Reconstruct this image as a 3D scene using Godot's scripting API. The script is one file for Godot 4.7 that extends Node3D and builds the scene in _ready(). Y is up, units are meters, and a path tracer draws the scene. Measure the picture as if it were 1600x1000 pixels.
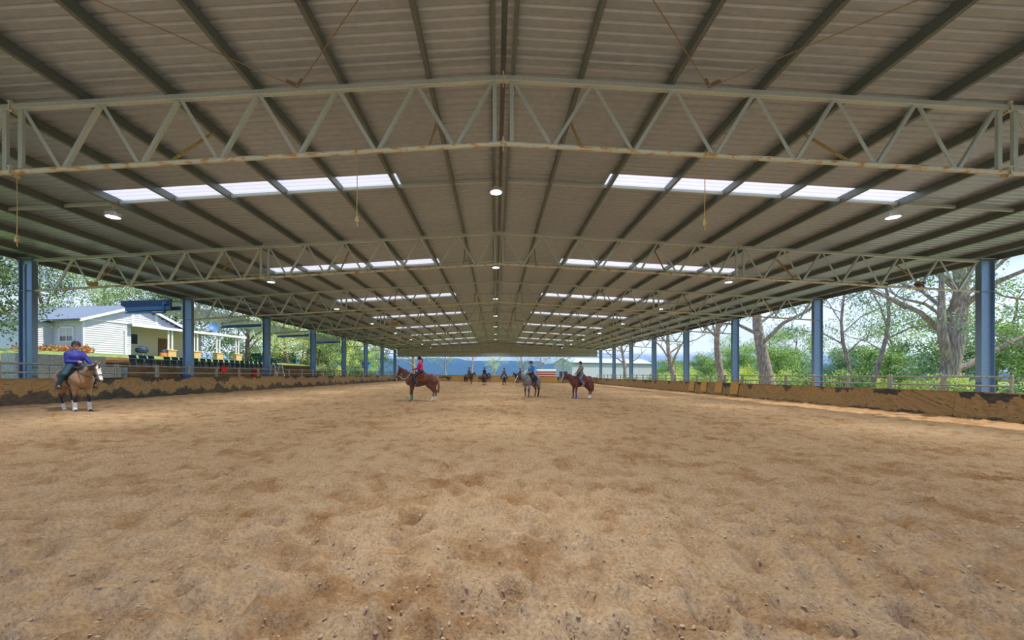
extends Node3D
# A covered riding arena: steel portal roof on galvanised columns, sand floor, riders, a house and gum trees outside.
# x runs to the right, -z away from the camera, y up; metres. The sand is at y = 0 near the middle.

const RX := 0.15            # ridge line
const BAY := 8.0            # truss spacing
const T0 := 7.344           # distance of the first truss
const NT := 9               # trusses
const CHORD := 7.15         # top of the top chord at the ridge
const CHORD_LOW := 5.91     # top of the bottom chord at the ridge
const SLOPE := 0.059
const HALF_L := 18.55       # ridge to inner face of the left columns
const HALF_R := 19.15
const EAVE_L := 19.25
const EAVE_R := 19.85
const SHEET := 0.8          # width of one roof sheet
const ROOF_FRONT := 1.05    # the roof starts just behind the camera
const ORD := ["first", "second", "third", "fourth", "fifth", "sixth", "seventh", "eighth", "ninth", "tenth", "eleventh", "twelfth"]

var M := {}
var used := {}
var noise := FastNoiseLite.new()


const LAMP_ENERGY := 32.0


func _ready() -> void:
	noise.seed = 1
	noise.frequency = 0.02
	noise.fractal_octaves = 4
	# camera: level, at rider's chest height, with a shifted lens so that uprights stay upright
	var cam := Camera3D.new()
	cam.name = "camera"
	cam.projection = Camera3D.PROJECTION_FRUSTUM
	cam.near = 0.1
	cam.far = 1500.0
	cam.size = 0.1 * 1000.0 / 600.0
	cam.frustum_offset = Vector2(26.0, 85.0) / 600.0 * 0.1
	cam.position = Vector3(0, 1.45, 0)
	cam.current = true
	add_child(cam)
	var sm := ProceduralSkyMaterial.new()
	sm.sky_top_color = Color(0.36, 0.56, 0.86)
	sm.sky_horizon_color = Color(0.9, 0.95, 1.0)
	sm.sky_curve = 0.2
	sm.ground_bottom_color = Color(0.45, 0.42, 0.34)
	sm.ground_horizon_color = Color(0.6, 0.64, 0.62)
	sm.sun_angle_max = 1.0
	var cl := ntex(51, 0.008, [[0.0, Color(0.9, 0.95, 1.0, 0.0)], [0.4, Color(0.9, 0.95, 1.0, 0.0)], [0.58, Color(0.95, 0.97, 1.0, 0.55)], [1.0, Color(1, 1, 1, 0.8)]], 1024, FastNoiseLite.TYPE_SIMPLEX_SMOOTH, 6)
	sm.sky_cover = cl
	sm.sky_cover_modulate = Color(0.6, 0.62, 0.66, 1.0)
	var sky := Sky.new()
	sky.sky_material = sm
	var env := Environment.new()
	env.background_mode = Environment.BG_SKY
	env.sky = sky
	env.background_energy_multiplier = 1.0
	env.tonemap_mode = Environment.TONE_MAPPER_LINEAR
	env.tonemap_exposure = 1.28
	env.volumetric_fog_enabled = true
	env.volumetric_fog_density = 0.0
	env.sdfgi_enabled = true
	env.ssao_enabled = true
	env.ssil_enabled = true
	var we := WorldEnvironment.new()
	we.name = "world"
	we.environment = env
	add_child(we)
	var sun := DirectionalLight3D.new()
	sun.name = "sun"
	sun.light_energy = 1.2
	sun.light_color = Color(1.0, 0.95, 0.86)
	sun.light_angular_distance = 1.5
	sun.sky_mode = DirectionalLight3D.SKY_MODE_LIGHT_ONLY
	sun.shadow_enabled = true
	add_child(sun)
	sun.look_at_from_position(Vector3(0.58, 0.8, 0.13), Vector3.ZERO)
	make_materials()
	build_land()
	build_haze()
	build_sand()
	build_roof()
	build_walls()
	build_trusses()
	build_columns()
	build_purlins()
	build_lamps()
	build_house()
	build_terrace()
	build_far_things()
	build_trees()
	build_riders()


# ---------------------------------------------------------------- mesh collector
class MB:
	var v := PackedVector3Array()
	var n := PackedVector3Array()
	var c := PackedColorArray()
	var ix := PackedInt32Array()
	var col := Color(1, 1, 1)

	func tri(p: Vector3, q: Vector3, r: Vector3) -> void:      # counter-clockwise seen from outside
		var nn := (q - p).cross(r - p).normalized()
		var s := v.size()
		v.push_back(p); v.push_back(q); v.push_back(r)
		for i in 3:
			n.push_back(nn); c.push_back(col)
		ix.push_back(s); ix.push_back(s + 2); ix.push_back(s + 1)

	func quad(p: Vector3, q: Vector3, r: Vector3, t: Vector3) -> void:
		var nn := (r - p).cross(t - q).normalized()
		var s := v.size()
		v.push_back(p); v.push_back(q); v.push_back(r); v.push_back(t)
		for i in 4:
			n.push_back(nn); c.push_back(col)
		ix.append_array(PackedInt32Array([s, s + 2, s + 1, s, s + 3, s + 2]))

	func out_quad(p: Vector3, q: Vector3, r: Vector3, t: Vector3, mid: Vector3) -> void:
		if (r - p).cross(t - q).dot((p + r) * 0.5 - mid) < 0.0:
			quad(t, r, q, p)
		else:
			quad(p, q, r, t)

	func box(at: Vector3, size: Vector3, basis := Basis.IDENTITY, ch := -1.0) -> void:   # chamfered box
		var h := size * 0.5
		var e: float = ch if ch >= 0.0 else minf(0.012, minf(h.x, minf(h.y, h.z)) * 0.3)
		var pt := func(s: Vector3, axis: int) -> Vector3:
			var q := Vector3(s.x * (h.x - e), s.y * (h.y - e), s.z * (h.z - e))
			q[axis] = s[axis] * h[axis]
			return at + basis * q
		for a in 3:
			var b := (a + 1) % 3
			var d := (a + 2) % 3
			for sa in [-1.0, 1.0]:
				var cs: Array = []
				for k in [[-1.0, -1.0], [1.0, -1.0], [1.0, 1.0], [-1.0, 1.0]]:
					var s := Vector3.ZERO
					s[a] = sa; s[b] = k[0]; s[d] = k[1]
					cs.append(pt.call(s, a))
				out_quad(cs[0], cs[1], cs[2], cs[3], at)
				if e > 0.0:
					for sb in [-1.0, 1.0]:
						var s0 := Vector3.ZERO
						s0[a] = sa; s0[b] = sb; s0[d] = -1.0
						var s1 := s0
						s1[d] = 1.0
						out_quad(pt.call(s0, a), pt.call(s1, a), pt.call(s1, b), pt.call(s0, b), at)
		if e > 0.0:
			for sx in [-1.0, 1.0]:
				for sy in [-1.0, 1.0]:
					for sz in [-1.0, 1.0]:
						var s := Vector3(sx, sy, sz)
						var p0: Vector3 = pt.call(s, 0)
						var p1: Vector3 = pt.call(s, 1)
						var p2: Vector3 = pt.call(s, 2)
						if (p1 - p0).cross(p2 - p0).dot(p0 - at) < 0.0:
							tri(p0, p2, p1)
						else:
							tri(p0, p1, p2)

	func bar(a: Vector3, b: Vector3, w: float, hgt: float, up := Vector3.UP, ch := 0.0) -> void:   # a box from a to b
		var d := (b - a)
		var z := d.normalized()
		var x := up.cross(z).normalized()
		var y := z.cross(x)
		box((a + b) * 0.5, Vector3(w, hgt, d.length()), Basis(x, y, z), ch)

	func prof(outline: PackedVector2Array, a: Vector3, b: Vector3, xa: Vector3, ya: Vector3, caps := true) -> void:   # extrude a closed outline (ccw in xa, ya) from a to b
		var m := outline.size()
		var turn := xa.cross(ya).dot(b - a) > 0.0
		for i in m:
			var p := outline[i]
			var q := outline[(i + 1) % m]
			var p3 := xa * p.x + ya * p.y
			var q3 := xa * q.x + ya * q.y
			if turn:
				quad(a + p3, a + q3, b + q3, b + p3)
			else:
				quad(a + q3, a + p3, b + p3, b + q3)
		if caps:
			var t := Geometry2D.triangulate_polygon(outline)
			for i in range(0, t.size(), 3):
				var e0 := xa * outline[t[i]].x + ya * outline[t[i]].y
				var e1 := xa * outline[t[i + 1]].x + ya * outline[t[i + 1]].y
				var e2 := xa * outline[t[i + 2]].x + ya * outline[t[i + 2]].y
				var f := (e1 - e0).cross(e2 - e0).dot(b - a) > 0.0
				if f:
					tri(b + e0, b + e1, b + e2); tri(a + e0, a + e2, a + e1)
				else:
					tri(b + e0, b + e2, b + e1); tri(a + e0, a + e1, a + e2)

	func tube(path: Array, rad: Array, sides := 8, caps := true) -> void:
		var m := path.size()
		var side := Vector3.ZERO
		var base := v.size()
		for i in m:
			var d: Vector3 = (path[mini(i + 1, m - 1)] - path[maxi(i - 1, 0)]).normalized()
			if side == Vector3.ZERO:
				side = d.cross(Vector3.RIGHT if absf(d.x) < 0.8 else Vector3.UP).normalized()
			side = (side - d * side.dot(d)).normalized()
			var o := d.cross(side)
			var r: float = rad[mini(i, rad.size() - 1)]
			for k in sides:
				var an := TAU * k / sides
				var u := side * cos(an) + o * sin(an)
				v.push_back(path[i] + u * r); n.push_back(u); c.push_back(col)
		for i in m - 1:
			for k in sides:
				var a := base + i * sides + k
				var b := base + i * sides + (k + 1) % sides
				ix.append_array(PackedInt32Array([a, a + sides, b, b, a + sides, b + sides]))
		if caps:
			for e in [0, m - 1]:
				var d: Vector3 = (path[0] - path[1]).normalized() if e == 0 else (path[m - 1] - path[m - 2]).normalized()
				var s := v.size()
				for k in sides:
					v.push_back(v[base + e * sides + k]); n.push_back(d); c.push_back(col)
				for k in range(1, sides - 1):
					if e == 0:
						ix.append_array(PackedInt32Array([s, s + k, s + k + 1]))
					else:
						ix.append_array(PackedInt32Array([s, s + k + 1, s + k]))

	func lathe(at: Vector3, pts: PackedVector2Array, sides := 20, basis := Basis.IDENTITY) -> void:   # pts: (radius, height), from the bottom up
		for i in pts.size() - 1:
			for k in sides:
				var a0 := TAU * k / sides
				var a1 := TAU * (k + 1) / sides
				var e0 := Vector3(cos(a0), 0, -sin(a0))
				var e1 := Vector3(cos(a1), 0, -sin(a1))
				var p := at + basis * (e0 * pts[i].x + Vector3(0, pts[i].y, 0))
				var q := at + basis * (e1 * pts[i].x + Vector3(0, pts[i].y, 0))
				var r := at + basis * (e1 * pts[i + 1].x + Vector3(0, pts[i + 1].y, 0))
				var t := at + basis * (e0 * pts[i + 1].x + Vector3(0, pts[i + 1].y, 0))
				var d := Vector2(pts[i + 1].x - pts[i].x, pts[i + 1].y - pts[i].y).normalized()
				var n0 := basis * (e0 * d.y - Vector3(0, d.x, 0))
				var n1 := basis * (e1 * d.y - Vector3(0, d.x, 0))
				var s := v.size()
				v.push_back(p); v.push_back(q); v.push_back(r); v.push_back(t)
				n.push_back(n0); n.push_back(n1); n.push_back(n1); n.push_back(n0)
				for j in 4:
					c.push_back(col)
				ix.append_array(PackedInt32Array([s, s + 2, s + 1, s, s + 3, s + 2]))

	func add(o: MB, t: Transform3D, tint = null) -> void:
		var s := v.size()
		for i in o.v.size():
			v.push_back(t * o.v[i]); n.push_back((t.basis * o.n[i]).normalized()); c.push_back(o.c[i] if tint == null else tint)
		for i in o.ix:
			ix.push_back(s + i)

	func mesh() -> ArrayMesh:
		var a := []
		a.resize(Mesh.ARRAY_MAX)
		a[Mesh.ARRAY_VERTEX] = v; a[Mesh.ARRAY_NORMAL] = n; a[Mesh.ARRAY_COLOR] = c; a[Mesh.ARRAY_INDEX] = ix
		var m := ArrayMesh.new()
		m.add_surface_from_arrays(Mesh.PRIMITIVE_TRIANGLES, a)
		return m


# ---------------------------------------------------------------- nodes
func numbered(called: String) -> String:
	used[called] = used.get(called, -1) + 1
	return called if used[called] == 0 else "%s_%03d" % [called, used[called]]


func tag(o: Node, label: String, category := "", group := "", kind := "") -> Node:
	if label: o.set_meta("label", label)
	if category: o.set_meta("category", category)
	if group: o.set_meta("group", group)
	if kind: o.set_meta("kind", kind)
	return o


func thing(called: String, label: String, category: String, at := Vector3.ZERO, turn := 0.0, group := "", kind := "") -> Node3D:
	var o := Node3D.new()
	o.name = numbered(called)
	add_child(o)
	o.position = at
	o.rotation.y = turn
	tag(o, label, category, group, kind)
	return o


func part(called: String, m, mat: Material, parent: Node, label := "") -> MeshInstance3D:
	var o := MeshInstance3D.new()
	o.mesh = m.mesh() if m is MB else m
	o.material_override = mat
	o.name = called
	if label: o.set_meta("label", label)
	parent.add_child(o, true)
	return o


func solo(called: String, m, mat: Material, label: String, category: String, at := Vector3.ZERO, turn := 0.0, group := "", kind := "") -> MeshInstance3D:
	var o := MeshInstance3D.new()
	o.mesh = m.mesh() if m is MB else m
	o.material_override = mat
	o.name = numbered(called)
	add_child(o)
	o.position = at
	o.rotation.y = turn
	tag(o, label, category, group, kind)
	return o


# ---------------------------------------------------------------- materials
func ntex(sd: int, freq: float, ramp: Array, size := 512, kind := FastNoiseLite.TYPE_SIMPLEX_SMOOTH, oct := 4, bump := 0.0) -> NoiseTexture2D:
	var f := FastNoiseLite.new()
	f.seed = sd
	f.noise_type = kind
	f.frequency = freq
	f.fractal_octaves = oct
	if kind == FastNoiseLite.TYPE_CELLULAR:
		f.cellular_return_type = FastNoiseLite.RETURN_DISTANCE
	var t := NoiseTexture2D.new()
	t.width = size
	t.height = size
	t.seamless = true
	t.noise = f
	if bump > 0.0:
		t.as_normal_map = true
		t.bump_strength = bump
	elif ramp.size():
		var g := Gradient.new()
		var offs := PackedFloat32Array()
		var cols := PackedColorArray()
		for r in ramp:
			offs.push_back(r[0]); cols.push_back(r[1])
		g.offsets = offs
		g.colors = cols
		t.color_ramp = g
	return t


func mat(called: String, c: Color, rough := 0.8, metal := 0.0) -> StandardMaterial3D:
	var m := StandardMaterial3D.new()
	m.resource_name = called
	m.albedo_color = c
	m.roughness = rough
	m.metallic = metal
	M[called] = m
	return m


func tmat(called: String, tex: Texture2D, scale: Vector3, rough := 0.8, metal := 0.0, normal: Texture2D = null, nscale := 1.0) -> StandardMaterial3D:
	var m := mat(called, Color.WHITE, rough, metal)
	m.albedo_texture = tex
	m.uv1_triplanar = true
	m.uv1_world_triplanar = true
	m.uv1_scale = scale
	if normal:
		m.normal_enabled = true
		m.normal_texture = normal
		m.normal_scale = nscale
	return m


# tan board with worn black rubber; on the right boards the foot band is painted shade: LOW is how far the black reaches up from the foot, HIGH how often it hangs from the top edge (the board fills v = 0.04 .. 0.96)
func stain_shade_image(sd: int, low: float, high: float) -> ImageTexture:
	var im := Image.create(1024, 128, false, Image.FORMAT_RGB8)
	var f := FastNoiseLite.new()
	f.seed = sd
	f.frequency = 0.012
	f.fractal_octaves = 5
	var g := FastNoiseLite.new()
	g.seed = sd + 50
	g.frequency = 0.05
	g.fractal_octaves = 4
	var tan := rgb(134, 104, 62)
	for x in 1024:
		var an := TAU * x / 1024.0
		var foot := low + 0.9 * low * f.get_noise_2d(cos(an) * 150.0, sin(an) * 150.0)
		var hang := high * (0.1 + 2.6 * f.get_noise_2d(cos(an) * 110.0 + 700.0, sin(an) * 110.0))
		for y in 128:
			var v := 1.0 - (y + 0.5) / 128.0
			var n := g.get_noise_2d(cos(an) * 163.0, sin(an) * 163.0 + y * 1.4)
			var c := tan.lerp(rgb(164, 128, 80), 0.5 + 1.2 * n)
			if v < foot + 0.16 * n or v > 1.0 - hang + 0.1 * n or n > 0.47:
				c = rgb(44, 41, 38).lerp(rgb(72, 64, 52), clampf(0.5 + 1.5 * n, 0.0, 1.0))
			im.set_pixel(x, y, c)
	return ImageTexture.create_from_image(im)


func rgb(r: int, g: int, b: int) -> Color:
	return Color(r / 255.0, g / 255.0, b / 255.0)


func lin(r: int, g: int, b: int) -> Color:
	return rgb(r, g, b).srgb_to_linear()


func make_materials() -> void:
	# sand: dry grains over damp brown patches
	var sand := tmat("sand", ntex(3, 0.03, [[0.0, rgb(138, 107, 76)], [0.36, rgb(182, 149, 113)], [0.6, rgb(196, 163, 125)], [1.0, rgb(214, 184, 148)]], 1024, FastNoiseLite.TYPE_SIMPLEX_SMOOTH, 6), Vector3.ONE * 0.8, 0.95, 0.0, ntex(4, 0.055, [], 1024, FastNoiseLite.TYPE_SIMPLEX_SMOOTH, 5, 10.0), 1.0)
	sand.vertex_color_use_as_albedo = true
	sand.detail_enabled = true
	sand.detail_blend_mode = BaseMaterial3D.BLEND_MODE_MUL
	sand.detail_uv_layer = BaseMaterial3D.DETAIL_UV_2
	sand.uv2_triplanar = true
	sand.uv2_world_triplanar = true
	sand.uv2_scale = Vector3.ONE * 0.17
	sand.detail_albedo = ntex(9, 0.012, [[0.0, rgb(196, 172, 146)], [0.42, rgb(242, 236, 228)], [1.0, rgb(255, 255, 255)]], 1024, FastNoiseLite.TYPE_SIMPLEX_SMOOTH, 6)
	sand.metallic_specular = 0.2
	mat("clod", rgb(196, 162, 126), 0.95).vertex_color_use_as_albedo = true
	tmat("gravel", ntex(36, 0.06, [[0.0, rgb(176, 160, 136)], [0.5, rgb(208, 194, 172)], [1.0, rgb(228, 218, 200)]], 512, FastNoiseLite.TYPE_SIMPLEX_SMOOTH, 5), Vector3.ONE * 0.5, 0.95)
	# steel
	var spangle := ntex(11, 0.06, [[0.0, rgb(170, 184, 180)], [0.5, rgb(192, 205, 200)], [1.0, rgb(212, 222, 216)]], 512, FastNoiseLite.TYPE_CELLULAR, 2)
	tmat("galv", spangle, Vector3.ONE * 1.4, 0.45, 0.35)
	tmat("galv_rust", ntex(12, 0.012, [[0.0, rgb(192, 205, 196)], [0.52, rgb(204, 212, 196)], [0.6, rgb(214, 204, 160)], [0.7, rgb(190, 150, 92)], [1.0, rgb(160, 112, 60)]], 512, FastNoiseLite.TYPE_SIMPLEX_SMOOTH, 5), Vector3(0.5, 1.6, 1.6), 0.55, 0.2)
	tmat("purlin_steel", ntex(13, 0.07, [[0.0, rgb(86, 96, 94)], [0.5, rgb(112, 121, 119)], [1.0, rgb(140, 149, 146)]], 512, FastNoiseLite.TYPE_CELLULAR, 2), Vector3.ONE * 1.2, 0.42, 0.45)
	tmat("column_steel", ntex(14, 0.05, [[0.0, rgb(108, 136, 164)], [0.5, rgb(128, 157, 186)], [1.0, rgb(148, 176, 204)]], 512, FastNoiseLite.TYPE_CELLULAR, 2), Vector3.ONE * 1.1, 0.4, 0.45)
	tmat("roof_sheet", ntex(15, 0.02, [[0.0, rgb(158, 170, 181)], [0.5, rgb(166, 178, 189)], [1.0, rgb(175, 186, 196)]], 512, FastNoiseLite.TYPE_SIMPLEX_SMOOTH, 4), Vector3(0.35, 0.6, 0.5), 0.36, 0.55)
	tmat("gable_sheet", ntex(16, 0.02, [[0.0, rgb(196, 202, 196)], [1.0, rgb(220, 225, 218)]], 256), Vector3.ONE * 0.4, 0.5, 0.15)
	var sky := mat("skylight", Color(0.97, 0.98, 1.0), 0.4)
	sky.backlight_enabled = true
	sky.backlight = Color(1.0, 1.0, 1.0)
	tmat("yellow_steel", ntex(17, 0.03, [[0.0, rgb(150, 126, 74)], [0.5, rgb(186, 164, 106)], [1.0, rgb(204, 186, 132)]], 256), Vector3.ONE * 1.5, 0.6)
	mat("straw", rgb(196, 164, 108), 0.9)
	mat("faded_paint", rgb(150, 124, 84), 0.9)
	mat("cord", rgb(190, 165, 105), 0.9)
	mat("rod", rgb(150, 128, 98), 0.6, 0.3)
	mat("lamp_body", rgb(205, 210, 205), 0.4, 0.2)
	var lens := mat("lamp_lens", Color(1, 1, 1), 0.3)
	lens.emission_enabled = true
	lens.emission = rgb(225, 242, 255)
	lens.emission_energy_multiplier = 5.0
	# kickboards: tan rubber-faced boards with black worn patches, plus shadow painted along the right foot
	tmat("kickboard", stain_shade_image(21, 0.16, 0.3), Vector3(0.06, 0.8, 0.06), 0.8).uv1_offset = Vector3(0, 0.36, 0)
	tmat("kickboard_dark", stain_shade_image(22, 0.42, 0.2), Vector3(0.06, 0.8, 0.06), 0.8).uv1_offset = Vector3(0, -0.06, 0)
	tmat("tan_board", ntex(23, 0.02, [[0.0, rgb(160, 120, 60)], [1.0, rgb(196, 152, 84)]], 256), Vector3.ONE * 0.8, 0.8)
	tmat("rail", ntex(24, 0.03, [[0.0, rgb(128, 118, 100)], [0.5, rgb(158, 156, 146)], [1.0, rgb(186, 188, 180)]], 256), Vector3.ONE * 1.1, 0.5, 0.3)
	# outside
	tmat("grass", ntex(31, 0.02, [[0.0, rgb(96, 116, 54)], [0.45, rgb(136, 158, 78)], [0.75, rgb(168, 184, 104)], [1.0, rgb(192, 190, 132)]], 1024, FastNoiseLite.TYPE_SIMPLEX_SMOOTH, 6), Vector3.ONE * 0.12, 0.95)
	tmat("hill", ntex(32, 0.04, [[0.0, rgb(46, 66, 42)], [0.5, rgb(70, 94, 60)], [1.0, rgb(104, 124, 84)]], 512, FastNoiseLite.TYPE_SIMPLEX_SMOOTH, 5), Vector3.ONE * 0.02, 1.0)
	tmat("bark_grey", ntex(33, 0.02, [[0.0, rgb(112, 94, 84)], [0.4, rgb(158, 140, 128)], [0.6, rgb(196, 182, 170)], [1.0, rgb(222, 212, 202)]], 512, FastNoiseLite.TYPE_SIMPLEX_SMOOTH, 5), Vector3(0.9, 0.12, 0.9), 0.9, 0.0, ntex(34, 0.03, [], 512, FastNoiseLite.TYPE_SIMPLEX_SMOOTH, 4, 10.0), 1.0)
	tmat("bark_brown", ntex(35, 0.02, [[0.0, rgb(74, 62, 52)], [0.5, rgb(118, 102, 88)], [1.0, rgb(158, 142, 126)]], 512, FastNoiseLite.TYPE_SIMPLEX_SMOOTH, 5), Vector3(1.0, 0.15, 1.0), 0.9)
	var leaf := mat("leaf", Color.WHITE, 0.55)
	leaf.vertex_color_use_as_albedo = true
	leaf.backlight_enabled = true
	leaf.backlight = Color(0.78, 0.85, 0.55)
	mat("weatherboard", rgb(214, 219, 228), 0.6)
	mat("white_trim", rgb(240, 242, 244), 0.5)
	tmat("house_roof", ntex(41, 0.03, [[0.0, rgb(146, 158, 172)], [1.0, rgb(170, 181, 193)]], 256), Vector3.ONE * 0.3, 0.5, 0.1)
	mat("gutter", rgb(86, 96, 108), 0.5, 0.2)
	mat("glass", rgb(58, 66, 74), 0.08).metallic_specular = 0.9
	mat("blind", rgb(208, 212, 214), 0.8)
	mat("door_brown", rgb(126, 92, 56), 0.6)
	mat("porch_wall", rgb(226, 214, 194), 0.8)
	tmat("sandstone", ntex(42, 0.03, [[0.0, rgb(206, 168, 112)], [1.0, rgb(234, 204, 150)]], 256), Vector3.ONE * 0.6, 0.85)
	tmat("sleeper", ntex(43, 0.02, [[0.0, rgb(112, 84, 54)], [0.5, rgb(150, 116, 76)], [1.0, rgb(180, 146, 102)]], 512, FastNoiseLite.TYPE_SIMPLEX_SMOOTH, 5), Vector3(0.6, 1.5, 0.12), 0.9)
	tmat("block", ntex(44, 0.03, [[0.0, rgb(172, 168, 148)], [0.5, rgb(210, 206, 186)], [1.0, rgb(230, 226, 208)]], 512, FastNoiseLite.TYPE_SIMPLEX_SMOOTH, 5), Vector3.ONE * 0.5, 0.9)
	mat("seat_green", rgb(46, 84, 76), 0.55)
	mat("seat_frame", rgb(176, 196, 200), 0.45, 0.2)
	mat("awning_blue", rgb(58, 108, 158), 0.45, 0.1)
	mat("red_cloth", rgb(196, 52, 48), 0.8)
	mat("blue_cloth", rgb(44, 62, 138), 0.8)
	mat("shed_wall", rgb(196, 202, 210), 0.6)
	mat("shed_roof", rgb(212, 218, 226), 0.5, 0.1)
	mat("shed_dark", rgb(64, 72, 92), 0.5)
	mat("hut_blue", rgb(58, 140, 206), 0.6)
	mat("pink_tile", rgb(196, 132, 132), 0.8)
	mat("dark_green", rgb(58, 88, 82), 0.7)
	mat("red_panel", rgb(214, 92, 78), 0.6)
	mat("tyre", rgb(34, 34, 36), 0.9)
	mat("orange", rgb(232, 140, 50), 0.6)
	mat("navy", rgb(38, 62, 100), 0.6)
	mat("dish", rgb(98, 142, 186), 0.5, 0.1)
	# animals, people and tack
	for q in [["coat", 0.6], ["skin", 0.6]]:
		mat(q[0], Color.WHITE, q[1]).vertex_color_use_as_albedo = true
	M.coat.rim_enabled = true
	M.coat.rim = 0.3
	M.coat.rim_tint = 0.6
	mat("hair_dark", rgb(34, 28, 24), 0.7)
	mat("hair_flax", rgb(120, 74, 44), 0.7)
	mat("leather", rgb(112, 56, 32), 0.5)
	mat("leather_dark", rgb(48, 32, 26), 0.5)
	mat("rein_white", rgb(214, 204, 180), 0.8)
	mat("bit", rgb(190, 190, 195), 0.3, 0.8)


# ---------------------------------------------------------------- heights
func roof_y(x: float) -> float:          # underside of the roof sheets
	return CHORD + 0.205 - SLOPE * absf(x - RX)


func chord_y(x: float) -> float:         # top of the top chord
	return CHORD - SLOPE * absf(x - RX)


func low_y(x: float) -> float:           # top of the bottom chord
	return CHORD_LOW - 0.058 * absf(x - RX)


func sand_y(x: float) -> float:          # the sand lies a little higher along the left wall
	return -0.0148 * x


func land_y(x: float, z: float) -> float:
	var y := -0.12
	if x < 0.0:
		y = lerpf(0.75, 2.8, smoothstep(20.5, 27.5, -x)) * smoothstep(-95.0, -55.0, z) + lerpf(0.0, 0.1, smoothstep(19.0, 24.0, -x))
	else:
		y = -0.25 - 0.25 * smoothstep(19.0, 40.0, x)
	if absf(x) < 31.0 and z > 5.0:
		return -1.2
	if absf(x) < 17.5 and z > -70.5:
		return -1.2
	if absf(x) < 19.5:
		y = lerpf(y, sand_y(x) - 0.15, 1.0)
	return y + 0.1 * noise.get_noise_2d(x * 2.0, z * 2.0) * smoothstep(19.0, 22.0, absf(x))


func ordinal(i: int) -> String:
	return ORD[i] if i < ORD.size() else "%dth" % (i + 1)


# ---------------------------------------------------------------- setting
func build_land() -> void:
	var m := MB.new()
	var xs := PackedFloat32Array()
	var zs := PackedFloat32Array()
	var x := -130.0
	while x <= 130.0:
		xs.push_back(x)
		x += 1.0 if absf(x) < 45.0 else 5.0
	var z := 24.0
	while z >= -330.0:
		zs.push_back(z)
		z -= 1.5 if z > -100.0 else 10.0
	for zz in zs:
		for xx in xs:
			m.v.push_back(Vector3(xx, land_y(xx, zz), zz))
			var e := 0.5
			m.n.push_back(Vector3(land_y(xx - e, zz) - land_y(xx + e, zz), 2.0 * e, land_y(xx, zz - e) - land_y(xx, zz + e)).normalized())
			m.c.push_back(Color.WHITE)
	for j in zs.size() - 1:
		for i in xs.size() - 1:
			var a := j * xs.size() + i
			m.ix.append_array(PackedInt32Array([a, a + xs.size() + 1, a + 1, a, a + xs.size(), a + xs.size() + 1]))
	solo("ground", m, M.grass, "green and straw grass ground around the covered arena", "ground", Vector3.ZERO, 0.0, "", "structure")
	# pale gravel apron added behind the camera, out of view, to light the roof ribs
	var bounce_apron := MB.new()
	for j in 30:
		for i in 60:
			var x0 := -30.0 + i
			var z0 := 5.8 + j
			var p: Array = []
			for e in [[0, 1], [1, 1], [1, 0], [0, 0]]:
				p.append(Vector3(x0 + e[0], -0.0148 * (x0 + e[0]) * 0.6 + 0.03 * noise.get_noise_2d((x0 + e[0]) * 9.0, (z0 + e[1]) * 9.0), z0 + e[1]))
			bounce_apron.quad(p[0], p[1], p[2], p[3])
	solo("bounce_apron", bounce_apron, M.gravel, "pale gravel apron added behind the camera to bounce light onto the roof", "gravel yard", Vector3.ZERO, 0.0, "", "structure")
	var bounce_strip := MB.new()  # gravel strip added out of view to bounce beige light onto the roof
	for j in 50:
		for i in 5:
			var x0 := 19.6 + i
			var z0 := 5.0 - 1.5 * j
			var p: Array = []
			for e in [[0, 0], [1, 0], [1, 1], [0, 1]]:
				p.append(Vector3(x0 + e[0], land_y(x0 + e[0], z0 - 1.5 * e[1]) + 0.05, z0 - 1.5 * e[1]))
			bounce_strip.quad(p[0], p[1], p[2], p[3])
	solo("bounce_strip", bounce_strip, M.gravel, "pale gravel strip added unseen outside the right wall to bounce light", "bounce_strip", Vector3.ZERO, 0.0, "", "structure")
	# wooded ridges far behind
	for k in 2:
		var h := MB.new()
		var d := 300.0 + 130.0 * k
		var prev: Array = []
		for i in 121:
			var xx := -420.0 + 7.0 * i
			var top := 7.0 + 9.0 * k + 6.0 * noise.get_noise_2d(xx * 0.35, 40.0 * k) + 2.0 * noise.get_noise_2d(xx * 3.0, 7.0) + (4.0 if k == 1 and xx < 60.0 else 0.0)
			var row: Array = []
			for j in 7:
				var t := j / 6.0
				row.append(Vector3(xx, -1.0 + (top + 1.0) * sin(t * PI * 0.5) + 1.2 * noise.get_noise_2d(xx * 2.0, j * 31.0), -d - 60.0 * t))
			if prev.size():
				for j in 6:
					h.quad(prev[j], row[j], row[j + 1], prev[j + 1])
			prev = row
		solo("hill", h, M.hill, ["low blue wooded ridge beyond the far end of the arena", "taller blue wooded range behind the low ridge"][k], "hill", Vector3.ZERO, 0.0, "", "structure")


func build_haze() -> void:       # blue morning haze in the valley before the ridges
	var f := FogVolume.new()
	f.name = "valley_haze"
	f.size = Vector3(700, 17, 70)
	f.position = Vector3(0, 6.5, -262)
	var fm := FogMaterial.new()
	fm.density = 0.014
	fm.albedo = Color(0.5, 0.74, 1.0)
	f.material = fm
	f.set_meta("kind", "stuff")
	f.set_meta("label", "thin blue haze hanging in front of the wooded ridges")
	f.set_meta("category", "haze")
	add_child(f)


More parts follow.
